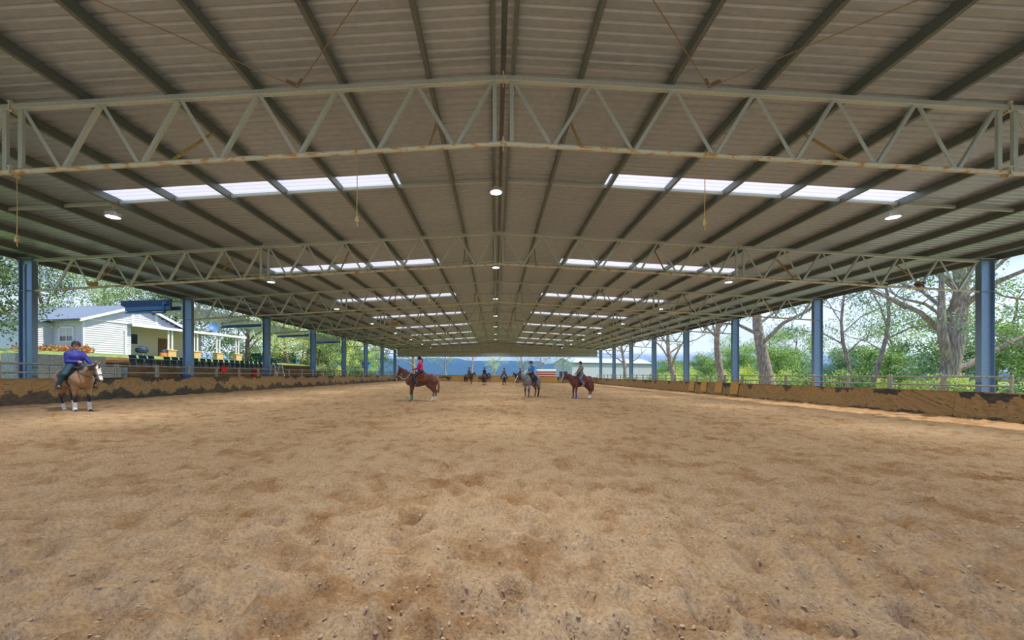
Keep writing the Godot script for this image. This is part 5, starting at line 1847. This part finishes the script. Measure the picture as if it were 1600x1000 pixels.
# everything is given in the horse's frame (+x forward); the things share the horse's place and turn
func horse_and_rider(p: Dictionary) -> void:
	var at := Vector3(p.x, sand_y(p.x) - 0.015, p.z)
	var turn := deg_to_rad(p.turn)
	var j := horse_joints(p)
	var fine: float = p.get("cell", 0.03)
	var coat: Color = p.coat
	var dark: Color = p.get("dark", coat * 0.35)
	var socks: Array = p.get("socks", [null, null, null, null])
	var horse := thing("horse", p.label, "horse", at, turn, "", "thing")
	var mot := FastNoiseLite.new()
	mot.seed = int(p.turn) + 5
	mot.frequency = 3.0
	mot.fractal_octaves = 4
	var paint := func(q: Vector3, n: Vector3) -> Color:
		var c := coat
		if p.has("roan"):
			c = coat.lerp(p.roan, clampf(0.5 + 1.4 * mot.get_noise_3d(q.x * 3.0, q.y * 3.0, q.z * 3.0), 0.0, 1.0))
		else:
			c = coat * (1.0 + 0.25 * mot.get_noise_3d(q.x, q.y, q.z))
		if q.y < 0.62 and p.get("points", false): c = c.lerp(dark, clampf((0.66 - q.y) * 7.0 + mot.get_noise_3d(q.x * 4.0, q.y * 4.0, q.z * 4.0), 0.0, 1.0))
		var h: Vector3 = q - j.poll
		var along: float = h.dot(j.hd)
		if along > -0.08 and h.length() < 0.62 and (h - j.hd * along).length() < 0.16:
			if p.has("roan"): c = p.get("head_color", c)
			if p.get("blaze", 0.0) > 0.0 and along > 0.04 and n.dot(j.hup) > 0.25 and absf(h.dot(j.hside)) < p.blaze and h.dot(j.hup) > 0.0: c = Color(0.8, 0.77, 0.72)
			elif along > 0.46: c = c.lerp(dark, 0.7)
			if absf(along - 0.145) < 0.022 and absf(h.dot(j.hup) - 0.02) < 0.018 and absf(h.dot(j.hside)) > 0.075: c = Color(0.015, 0.012, 0.01)
		if q.y < 0.36:
			for k in 4:
				var f: Array = j["f%d" % k]
				if absf(q.z - f[3].z) < 0.1 and absf(q.x - f[3].x) < 0.16:
					if socks[k] != null and q.y < f[3].y + 0.1: c = Color(0.8, 0.77, 0.72)
					if q.y < f[5].y + 0.05: c = Color(0.08, 0.07, 0.06) if socks[k] == null else Color(0.45, 0.38, 0.3)
		c.a = 1.0
		return c
	var body := MB.new()
	nets(body, horse_bones(j), fine, paint)
	for i in body.v.size():       # flat soles
		if body.v[i].y < 0.0: body.v[i].y = 0.0
	part("body", body, M.coat, horse)
	# mane and tail in strands
	var rng := RandomNumberGenerator.new()
	rng.seed = int(p.turn * 3.0) + 11
	var mane := MB.new()
	for k in 26:
		var u := k / 25.0
		var b0: Vector3 = Vector3(0.36, 1.42, 0).lerp(j.nm + Vector3(-0.06, 0.12, 0), minf(u * 2.0, 1.0)) if u < 0.5 else (j.nm + Vector3(-0.06, 0.12, 0)).lerp(j.poll + j.hup * 0.07, (u - 0.5) * 2.0)
		var s: float = p.get("mane_side", 1.0)
		mane.tube([b0 - Vector3(0, 0.02, 0), b0 + Vector3(rng.randf_range(-0.02, 0.02), -0.03, s * 0.09), b0 + Vector3(rng.randf_range(-0.03, 0.03), -0.15 - rng.randf() * 0.08, s * 0.125)], [0.024, 0.022, 0.006], 5)
	for k in 4:
		mane.tube([j.poll + j.hup * 0.08, j.poll + j.hup * 0.09 + j.hd * 0.06, j.poll + j.hup * 0.07 + j.hd * (0.12 + 0.02 * k) + j.hside * (0.02 * (k - 1.5))], [0.018, 0.016, 0.005], 5)
	part("mane", mane, p.get("hair", M.hair_dark), horse)
	var tail := MB.new()
	for k in 12:
		var o := Vector3(0, 0, rng.randf_range(-0.035, 0.035))
		var w := Vector3(rng.randf_range(-0.05, 0.03), 0, rng.randf_range(-0.07, 0.07))
		tail.tube([Vector3(-0.84, 1.2, 0) + o * 0.5, Vector3(-0.93, 1.12, 0) + o, Vector3(-0.96, 0.85, 0) + o + w * 0.6, Vector3(-0.94, 0.42 + rng.randf() * 0.12, 0) + o + w], [0.028, 0.032, 0.03, 0.006], 6)
	part("tail", tail, p.get("hair", M.hair_dark), horse)
	var wraps: Array = p.get("wraps", [])
	for k in wraps.size():
		if wraps[k] == null: continue
		var f: Array = j["f%d" % k]
		var m := MB.new()
		var a: Vector3 = f[3] + (f[2] - f[3]).normalized() * 0.19
		for q in 5:
			m.tube([a.lerp(f[3], q * 0.22), a.lerp(f[3], q * 0.22 + 0.2)], [0.05, 0.053], 12)
		m.tube([f[3], f[4]], [0.056, 0.052], 12)
		var mt := mat("wrap_cloth", wraps[k], 0.8)
		part("leg_wrap", m, mt, horse)
	# saddle and blanket
	var sad := thing("saddle", p.saddle_label, "saddle", at, turn, "", "thing")
	var bl := MB.new()
	var prev: Array = []
	for i in 9:
		var x := 0.3 - 0.66 * i / 8.0
		var row: Array = []
		for q in 15:
			var an := -1.62 + 3.24 * q / 14.0
			var cy: float = lerpf(1.075, 1.12, i / 8.0)
			var ry := 0.335
			row.append(Vector3(x, cy + ry * cos(an) + 0.03 * cos(an) * absf(x), sin(an) * (0.315 if i < 6 else 0.305)))
		if prev.size():
			for q in 14:
				bl.quad(prev[q], row[q], row[q + 1], prev[q + 1])
				var mid := Vector3(0, 1.1, 0)
				var i4: Array = [prev[q], row[q], row[q + 1], prev[q + 1]]
				for e in 4:
					i4[e] = i4[e] - (i4[e] - Vector3(i4[e].x, mid.y, 0)).normalized() * 0.025
				bl.quad(i4[3], i4[2], i4[1], i4[0])
		prev = row
	part("blanket", bl, mat("blanket_cloth", p.get("blanket", rgb(120, 70, 50)), 0.9), sad)
	var seat := MB.new()
	var sb: Array = [
		[Vector3(0.14, 1.46, 0), Vector3(-0.2, 1.45, 0), 0.055, 0.06, 0.05, 0.55], [Vector3(-0.2, 1.47, -0.1), Vector3(-0.2, 1.47, 0.1), 0.05, 0.05, 0.05], [Vector3(-0.24, 1.52, -0.09), Vector3(-0.24, 1.52, 0.09), 0.03, 0.03, 0.04],
		[Vector3(0.2, 1.47, -0.07), Vector3(0.2, 1.47, 0.07), 0.055, 0.055, 0.05], [Vector3(0.2, 1.5, 0), Vector3(0.24, 1.57, 0), 0.025, 0.022, 0.03], [Vector3(0.235, 1.585, 0), Vector3(0.25, 1.585, 0), 0.034, 0.03, 0.015],
	]
	for s in [-1.0, 1.0]:
		for q in 5:
			var a0 := 0.35 + 0.24 * q
			sb.append([Vector3(0.17, 1.1 + 0.36 * cos(a0), s * 0.345 * sin(a0)), Vector3(-0.28, 1.12 + 0.36 * cos(a0), s * 0.34 * sin(a0)), 0.032, 0.03, 0.03])
	nets(seat, sb, maxf(fine * 0.7, 0.018), func(_p, _n): return Color.WHITE)
	part("seat", seat, p.get("leather", M.leather), sad)
	for s in [-1.0, 1.0]:
		var st := MB.new()
		st.bar(Vector3(0.05, 1.3, s * 0.385), Vector3(0.1, 0.95, s * 0.43), 0.09, 0.014, Vector3(0, 0, 1))
		part("fender", st, p.get("leather", M.leather), sad)
		var ir := MB.new()
		ir.tube([Vector3(0.1, 0.93, s * 0.43), Vector3(0.1, 0.88, s * 0.5), Vector3(0.1, 0.78, s * 0.5), Vector3(0.1, 0.78, s * 0.37), Vector3(0.1, 0.88, s * 0.37), Vector3(0.1, 0.93, s * 0.43)], [0.012], 6)
		ir.box(Vector3(0.1, 0.78, s * 0.435), Vector3(0.09, 0.015, 0.13))
		part("stirrup", ir, M.leather_dark, sad)
	var gi := MB.new()
	var ring: Array = []
	for q in 21:
		var an := PI * 0.5 + PI * (q / 20.0)
		ring.append(Vector3(0.2, 1.07 + 0.297 * sin(an + PI * 0.0) * -1.0 if false else 1.07 - 0.297 * sin(PI * q / 20.0), 0.29 * cos(PI * q / 20.0)))
	gi.tube(ring, [0.022], 6)
	part("girth", gi, M.leather_dark, sad)
	# bridle and reins
	var hands: Array = p.get("hands", [Vector3(0.3, 1.66, -0.07), Vector3(0.3, 1.66, 0.07)])
	var br := thing("bridle", p.bridle_label, "bridle", at, turn, "", "thing")
	var loops := MB.new()
	for l in [[0.03, 0.1, 0.112, -0.03], [0.36, 0.074, 0.082, -0.03]]:
		var c: Vector3 = j.poll + j.hd * l[0] + j.hup * l[3]
		var rr: Array = []
		for q in 17:
			var an := TAU * q / 16.0
			rr.append(c + j.hside * cos(an) * l[1] * 0.98 + j.hup * sin(an) * l[2])
		loops.tube(rr, [0.009], 6)
	for s in [-1.0, 1.0]:
		loops.tube([j.poll + j.hside * s * 0.096 + j.hd * 0.03, j.poll + j.hside * s * 0.09 + j.hd * 0.2 - j.hup * 0.04, j.poll + j.hside * s * 0.07 + j.hd * 0.42 - j.hup * 0.06], [0.009], 6)
	part("headstall", loops, p.get("bridle_mat", M.leather_dark), br)
	var bit := MB.new()
	var bp: Vector3 = j.poll + j.hd * 0.42 - j.hup * 0.065
	bit.tube([bp - j.hside * 0.085, bp + j.hside * 0.085], [0.008], 6)
	for s in [-1.0, 1.0]:
		bit.tube([bp + j.hside * s * 0.08 + j.hup * 0.03, bp + j.hside * s * 0.085 - j.hup * 0.06 - j.hd * 0.02, bp + j.hside * s * 0.085 - j.hup * 0.1 - j.hd * 0.05], [0.008], 6)
	part("bit", bit, M.bit, br)
	for s in [-1.0, 1.0]:
		var rn := MB.new()
		var a: Vector3 = bp + j.hside * s * 0.085 - j.hup * 0.1 - j.hd * 0.05
		var b: Vector3 = hands[0] if s < 0.0 else hands[1]
		var path: Array = []
		for q in 11:
			var u := q / 10.0
			path.append(a.lerp(b, u) + Vector3(0, -p.get("slack", 0.22) * 4.0 * u * (1.0 - u), 0) + Vector3(0, 0, s * 0.17 * sin(PI * u)))
		rn.tube(path, [0.011], 6)
		part("rein", rn, p.get("rein", M.leather_dark), br)
	# the rider
	var lean: float = p.get("lean", 0.0)
	var twist: Basis = Basis(Vector3.UP, deg_to_rad(p.get("look", 0.0)))
	var hip := Vector3(-0.03, 1.575, 0)
	var chest := hip + Vector3(0.02 + lean * 0.6, 0.29, p.get("tilt", 0.0) * 0.5)
	var neck := hip + Vector3(0.01 + lean, 0.5, p.get("tilt", 0.0))
	var head := neck + Vector3(0.03, 0.15, 0)
	var skin: Color = p.get("skin", Color(0.5, 0.3, 0.21))
	var build: float = p.get("build", 1.0)
	var limb: Array = []
	var shirt: Array = [[hip + Vector3(0, 0.05, 0), chest, 0.138 * build, 0.135 * build, 0.06, 0.82], [chest, chest + Vector3(-0.01, 0.07, 0), 0.135 * build, 0.1 * build, 0.05, 0.74], [neck + Vector3(-0.03, -0.085, -0.13), neck + Vector3(-0.03, -0.06, 0.0), 0.062, 0.07, 0.06], [neck + Vector3(-0.03, -0.085, 0.13), neck + Vector3(-0.03, -0.06, 0.0), 0.062, 0.07, 0.06]]
	var jeans: Array = [[hip + Vector3(-0.02, 0, -0.05), hip + Vector3(-0.02, 0, 0.05), 0.128 * build, 0.128 * build, 0.05]]
	var boots: Array = []
	var slv: float = p.get("sleeve", 1.0)
	for s in [-1.0, 1.0]:
		var hn: Vector3 = hands[0] if s < 0.0 else hands[1]
		var sh := neck + Vector3(-0.03, -0.14, s * 0.165 * build)
		var dirh := hn - sh
		var el := sh + dirh * 0.48 + (Vector3(-0.5, -0.8, s * p.get("elbow", 0.22)).normalized()) * sqrt(maxf(0.075 - dirh.length_squared() * 0.25, 0.003))
		var wr := el + (hn - el) * 0.86
		limb.append([sh, el, 0.05, 0.042, 0.04]); limb.append([el, wr, 0.04, 0.027, 0.03]); limb.append([wr, hn, 0.027, 0.024, 0.02])
		shirt.append([sh, el, 0.068 * build, 0.056, 0.04])
		if slv > 0.6: shirt.append([el, el.lerp(wr, 0.95), 0.056, 0.042, 0.03])
		var k0 := hip + Vector3(0.02, -0.02, s * 0.13)
		var kn := Vector3(0.27, 1.27, s * 0.37)
		var an := Vector3(0.08, 0.9, s * 0.43)
		var toe := Vector3(0.22, 0.835, s * 0.45)
		jeans.append([k0, kn, 0.1 * build, 0.074, 0.06]); jeans.append([kn, an, 0.074, 0.056, 0.04])
		limb.append([k0, kn, 0.08, 0.055, 0.05]); limb.append([kn, an, 0.05, 0.036, 0.03]); limb.append([an, toe, 0.035, 0.03, 0.02])
		boots.append([an + Vector3(0, 0.1, 0), an + Vector3(0, -0.03, 0), 0.062, 0.05, 0.03]); boots.append([an + Vector3(0, -0.05, 0), toe, 0.045, 0.036, 0.03]); boots.append([an + Vector3(-0.035, -0.075, 0), an + Vector3(-0.03, -0.085, 0), 0.028, 0.03, 0.015])
	limb.append([hip, chest, 0.11, 0.12, 0.06, 0.8]); limb.append([chest, neck + Vector3(-0.02, -0.06, 0), 0.12, 0.07, 0.06, 0.8]); limb.append([neck + Vector3(-0.02, -0.07, 0), head + Vector3(-0.02, -0.08, 0), 0.06, 0.055, 0.03])
	var who := thing("person", p.rider_label, "person", at, turn, "", "thing")
	var pb := MB.new()
	nets(pb, limb, maxf(fine * 0.7, 0.018), func(_p, _n): return skin)
	add_head(pb, head, twist, skin, maxf(fine * 0.3, 0.008))
	for s in [0, 1]:
		var hn: Vector3 = hands[s]
		add_hand(pb, hn, Vector3(0.9, -0.1, 0.2 if s == 0 else -0.2).normalized(), Vector3(0, 0.9, -0.4 if s == 0 else 0.4).normalized(), skin, 0.006 if fine < 0.026 else 0.009)
	part("body", pb, M.skin, who)
	var rc := maxf(fine * 0.6, 0.015)
	var sm := MB.new()
	var sc: Color = p.shirt
	var pat = p.get("pattern", null)
	nets(sm, shirt, rc, func(q, _n): return sc if pat == null else [sc, pat, sc, pat * 0.4][posmod(int(floor(q.y * 14.0)) + int(floor((q.z + q.x) * 12.0)), 4)])
	part("shirt", sm, M.skin, who, p.get("shirt_label", ""))
	var jm := MB.new()
	var jc: Color = p.jeans
	nets(jm, jeans, rc, func(_q, _n): return jc)
	part("trousers", jm, M.skin, who)
	var bm := MB.new()
	var bc: Color = p.get("boots", Color(0.05, 0.035, 0.03))
	nets(bm, boots, rc, func(_q, _n): return bc)
	part("boots", bm, M.skin, who)
	# hat
	var ht := MB.new()
	var xf := Transform3D(twist, head)
	ht.col = p.hat
	var kind: String = p.get("hat_kind", "cap")
	if kind == "wide":
		var o: Array = []
		for ring2 in [[0.105, 0.075, 0.0], [0.19, 0.062, 0.03], [0.2, 0.075, 0.05]]:
			o.append(ring2)
		for q in 24:
			for w in 2:
				var a0 := TAU * q / 24.0
				var a1 := TAU * (q + 1) / 24.0
				var pt := func(an: float, rr: Array) -> Vector3: return Vector3(cos(an) * rr[0], rr[1] + rr[2] * absf(sin(an)) , sin(an) * rr[0] * 0.9)
				ht.quad(pt.call(a0, o[w]), pt.call(a0, o[w + 1]), pt.call(a1, o[w + 1]), pt.call(a1, o[w]))
		ht.lathe(Vector3(0, 0.07, 0), PackedVector2Array([Vector2(0.108, 0), Vector2(0.104, 0.05), Vector2(0.086, 0.085), Vector2(0.05, 0.092), Vector2(0.0, 0.08)]), 20)
	else:
		var dome := PackedVector2Array()
		for q in 8:
			var an := PI * 0.5 * q / 7.0
			dome.push_back(Vector2(0.108 * cos(an), 0.055 + (0.105 if kind == "helmet" else 0.098) * sin(an)))
		ht.lathe(Vector3(-0.012, 0, 0), dome, 20)
		ht.lathe(Vector3(-0.012, 0, 0), PackedVector2Array([Vector2(0.1, 0.05), Vector2(0.11, 0.05), Vector2(0.11, 0.062)]), 20)
		var bk: Array = []
		for q in 9:
			var an := -1.15 + 2.3 * q / 8.0
			bk.append([Vector3(-0.012 + cos(an) * 0.105, 0.06, sin(an) * 0.105), Vector3(-0.012 + cos(an) * 0.105 + 0.085 * cos(an * 0.6), 0.045, sin(an) * 0.095)])
		for q in 8:
			ht.quad(bk[q][0], bk[q][1], bk[q + 1][1], bk[q + 1][0])
			var dn := Vector3(0, -0.008, 0)
			ht.quad(bk[q + 1][0] + dn, bk[q + 1][1] + dn, bk[q][1] + dn, bk[q][0] + dn)
			ht.quad(bk[q][1], bk[q][1] + dn, bk[q + 1][1] + dn, bk[q + 1][1])
	var h2 := MB.new()
	h2.add(ht, xf)
	part("hat", h2, M.skin, who)
	var hr := MB.new()
	hr.col = Color(0.03, 0.022, 0.018)
	for q in 11:
		var an := PI * 0.42 + PI * 1.16 * q / 10.0
		hr.tube([Vector3(cos(an) * 0.09, 0.06, sin(an) * 0.088), Vector3(cos(an) * 0.097, 0.0, sin(an) * 0.092), Vector3(cos(an) * 0.085, -0.05, sin(an) * 0.08)], [0.022, 0.022, 0.01], 6)
	if p.get("ponytail", false):
		hr.tube([Vector3(-0.1, 0.0, 0), Vector3(-0.15, -0.03, 0), Vector3(-0.17, -0.14, 0.0), Vector3(-0.15, -0.24, 0.0)], [0.03, 0.035, 0.03, 0.008], 8)
	var h3 := MB.new()
	h3.add(hr, xf)
	part("hair", h3, M.skin, who)


func build_riders() -> void:
	# nearest, loping along the left wall
	horse_and_rider({"x": -14.1, "z": -12.9, "turn": -23.0, "cell": 0.022, "neck": 28.0, "head": 66.0, "yaw": -10.0, "coat": lin(158, 122, 88), "dark": lin(36, 28, 26), "points": true, "blaze": 0.06, "slack": 0.1,
		"label": "buckskin horse with a white blaze and black legs loping by the left wall", "legs": [[0.1, 0.0], [-0.06, 0.0], [0.1, 0.12], [0.3, 0.02]], "wraps": [rgb(222, 224, 222), rgb(222, 224, 222), null, null], "socks": [null, null, 1, 1],
		"saddle_label": "brown stock saddle on the buckskin horse by the left wall", "bridle_label": "dark bridle and reins on the buckskin horse with the white blaze", "blanket": rgb(60, 46, 40), "leather": M.leather_dark,
		"rider_label": "person in a purple-blue shirt, jeans and dark cap riding the buckskin horse", "shirt": lin(54, 56, 148), "jeans": lin(44, 76, 92), "hat": lin(44, 44, 50), "elbow": 0.75, "hands": [Vector3(0.36, 1.55, -0.27), Vector3(0.2, 1.68, -0.02)], "lean": 0.1, "tilt": 0.03, "look": -20.0, "build": 1.15, "boots": lin(110, 84, 66)})
	# chestnut with a pink-shirted rider
	horse_and_rider({"x": -3.9, "z": -19.9, "turn": 180.0, "cell": 0.025, "neck": 43.0, "head": 62.0, "coat": lin(98, 52, 34), "dark": lin(40, 24, 20), "hair": M.hair_flax, "blaze": 0.03, "slack": 0.3, "rein": M.rein_white,
		"label": "chestnut horse standing side-on with green front leg wraps", "legs": [[0.0, 0.0], [0.03, 0.0], [0.03, 0.0], [-0.08, 0.0]], "wraps": [rgb(88, 150, 130), rgb(88, 150, 130), null, null], "socks": [null, null, 1, 1],
		"saddle_label": "tan saddle with a rust-red blanket on the side-on chestnut horse", "bridle_label": "bridle with pale looping reins on the side-on chestnut horse", "blanket": rgb(146, 82, 54),
		"rider_label": "person in a bright pink-red shirt with a ponytail, on the side-on chestnut horse", "shirt": lin(198, 28, 84), "jeans": lin(32, 36, 48), "hat": lin(52, 50, 56), "hands": [Vector3(0.38, 1.66, -0.07), Vector3(0.38, 1.66, 0.07)], "ponytail": true, "lean": 0.03, "boots": lin(70, 66, 66)})
	# chestnut on the right
	horse_and_rider({"x": 5.35, "z": -24.1, "turn": 203.0, "cell": 0.026, "neck": 28.0, "head": 60.0, "coat": lin(102, 50, 40), "dark": lin(44, 24, 22), "hair": M.hair_flax, "blaze": 0.02, "slack": 0.2,
		"label": "dark red chestnut horse with blue front wraps standing on the right", "legs": [[0.0, 0.0], [0.02, 0.0], [0.06, 0.0], [-0.05, 0.0]], "wraps": [rgb(50, 72, 170), rgb(50, 72, 170), null, null], "socks": [null, null, 1, 1],
		"saddle_label": "brown saddle on the chestnut horse with blue wraps", "bridle_label": "thin bridle on the chestnut horse with blue wraps", "blanket": rgb(140, 72, 56),
		"rider_label": "person in a black and cream patterned shirt, on the horse with blue wraps", "shirt": lin(58, 54, 56), "pattern": lin(184, 172, 152), "jeans": lin(84, 108, 140), "hat": lin(54, 58, 62), "hands": [Vector3(0.36, 1.58, -0.06), Vector3(0.36, 1.58, 0.06)], "lean": 0.02, "boots": lin(120, 130, 140)})
	# roan facing the camera
	horse_and_rider({"x": 2.35, "z": -25.4, "turn": 230.0, "cell": 0.026, "neck": 22.0, "head": 56.0, "yaw": 14.0, "coat": lin(150, 146, 146), "roan": lin(112, 106, 106), "head_color": lin(92, 60, 52), "dark": lin(34, 28, 28), "points": true, "blaze": 0.035, "slack": 0.14,
		"label": "blue roan horse with a dark head and one red hind wrap", "legs": [[0.02, 0.0], [-0.02, 0.0], [0.05, 0.0], [-0.04, 0.0]], "wraps": [null, null, rgb(126, 36, 50), null],
		"saddle_label": "dark saddle with a navy blanket on the roan horse", "bridle_label": "brown bridle on the roan horse", "blanket": rgb(44, 50, 78), "leather": M.leather_dark, "bridle_mat": M.leather,
		"rider_label": "person in a blue shirt with a hand on the hip, on the roan horse", "shirt": lin(58, 116, 172), "sleeve": 0.5, "jeans": lin(40, 38, 44), "hat": lin(70, 58, 46), "hat_kind": "wide", "hands": [Vector3(0.3, 1.64, -0.04), Vector3(-0.02, 1.7, 0.26)], "lean": 0.0, "look": 10.0, "build": 1.1})
	# far group
	horse_and_rider({"x": 3.35, "z": -52.0, "turn": 212.0, "cell": 0.04, "neck": 40.0, "head": 52.0, "coat": lin(52, 40, 36), "dark": lin(24, 20, 20), "blaze": 0.03,
		"label": "dark bay horse with a white sock half hidden behind the roan horse", "socks": [1, null, null, null],
		"saddle_label": "saddle on the dark bay horse behind the roan horse", "bridle_label": "bridle on the dark bay horse behind the roan horse", "blanket": rgb(50, 40, 40),
		"rider_label": "person in dark clothes and a helmet on the half hidden dark bay horse", "shirt": lin(50, 44, 50), "jeans": lin(40, 40, 52), "hat": lin(40, 30, 34), "hat_kind": "helmet"})
	horse_and_rider({"x": -3.6, "z": -53.0, "turn": 52.0, "cell": 0.04, "neck": 36.0, "head": 50.0, "coat": lin(92, 60, 46), "dark": lin(40, 30, 28), "points": true,
		"label": "bay horse walking away at the far end under the rider in teal", "legs": [[0.1, 0.02], [-0.1, 0.0], [-0.1, 0.0], [0.12, 0.02]], "socks": [null, null, 1, 1],
		"saddle_label": "saddle on the bay horse under the rider in teal", "bridle_label": "bridle on the bay horse under the rider in teal", "blanket": rgb(120, 76, 56),
		"rider_label": "person in a teal shirt and dark hat riding away on a bay horse", "shirt": lin(30, 110, 112), "jeans": lin(50, 50, 60), "hat": lin(40, 46, 50), "hat_kind": "wide"})
	horse_and_rider({"x": -1.45, "z": -51.0, "turn": 84.0, "cell": 0.04, "neck": 30.0, "head": 42.0, "yaw": 62.0, "coat": lin(84, 52, 40), "dark": lin(34, 26, 26), "points": true,
		"label": "brown horse seen from behind with its black head turned to the right", "legs": [[0.0, 0.0], [0.0, 0.0], [0.0, 0.0], [0.0, 0.0]],
		"saddle_label": "saddle on the brown horse with its head turned right", "bridle_label": "bridle on the brown horse with its head turned right", "blanket": rgb(70, 50, 46),
		"rider_label": "person in a black shirt seen from behind on the horse with its head turned right", "shirt": lin(38, 38, 48), "jeans": lin(44, 42, 52), "hat": lin(34, 34, 36), "hat_kind": "wide"})
	horse_and_rider({"x": 1.2, "z": -52.5, "turn": 91.0, "cell": 0.04, "neck": 36.0, "head": 50.0, "coat": lin(112, 104, 98), "roan": lin(84, 78, 74), "head_color": lin(70, 64, 62), "dark": lin(36, 34, 34), "points": true,
		"label": "grey horse seen from behind at the middle of the far end", "legs": [[0.12, 0.0], [-0.1, 0.0], [-0.1, 0.0], [0.1, 0.02]],
		"saddle_label": "saddle on the grey horse at the middle of the far end", "bridle_label": "bridle on the grey horse at the middle of the far end", "blanket": rgb(70, 66, 66),
		"rider_label": "person in a grey-brown shirt and black helmet riding away on the grey horse", "shirt": lin(96, 84, 84), "jeans": lin(52, 52, 62), "hat": lin(30, 30, 34), "hat_kind": "helmet"})
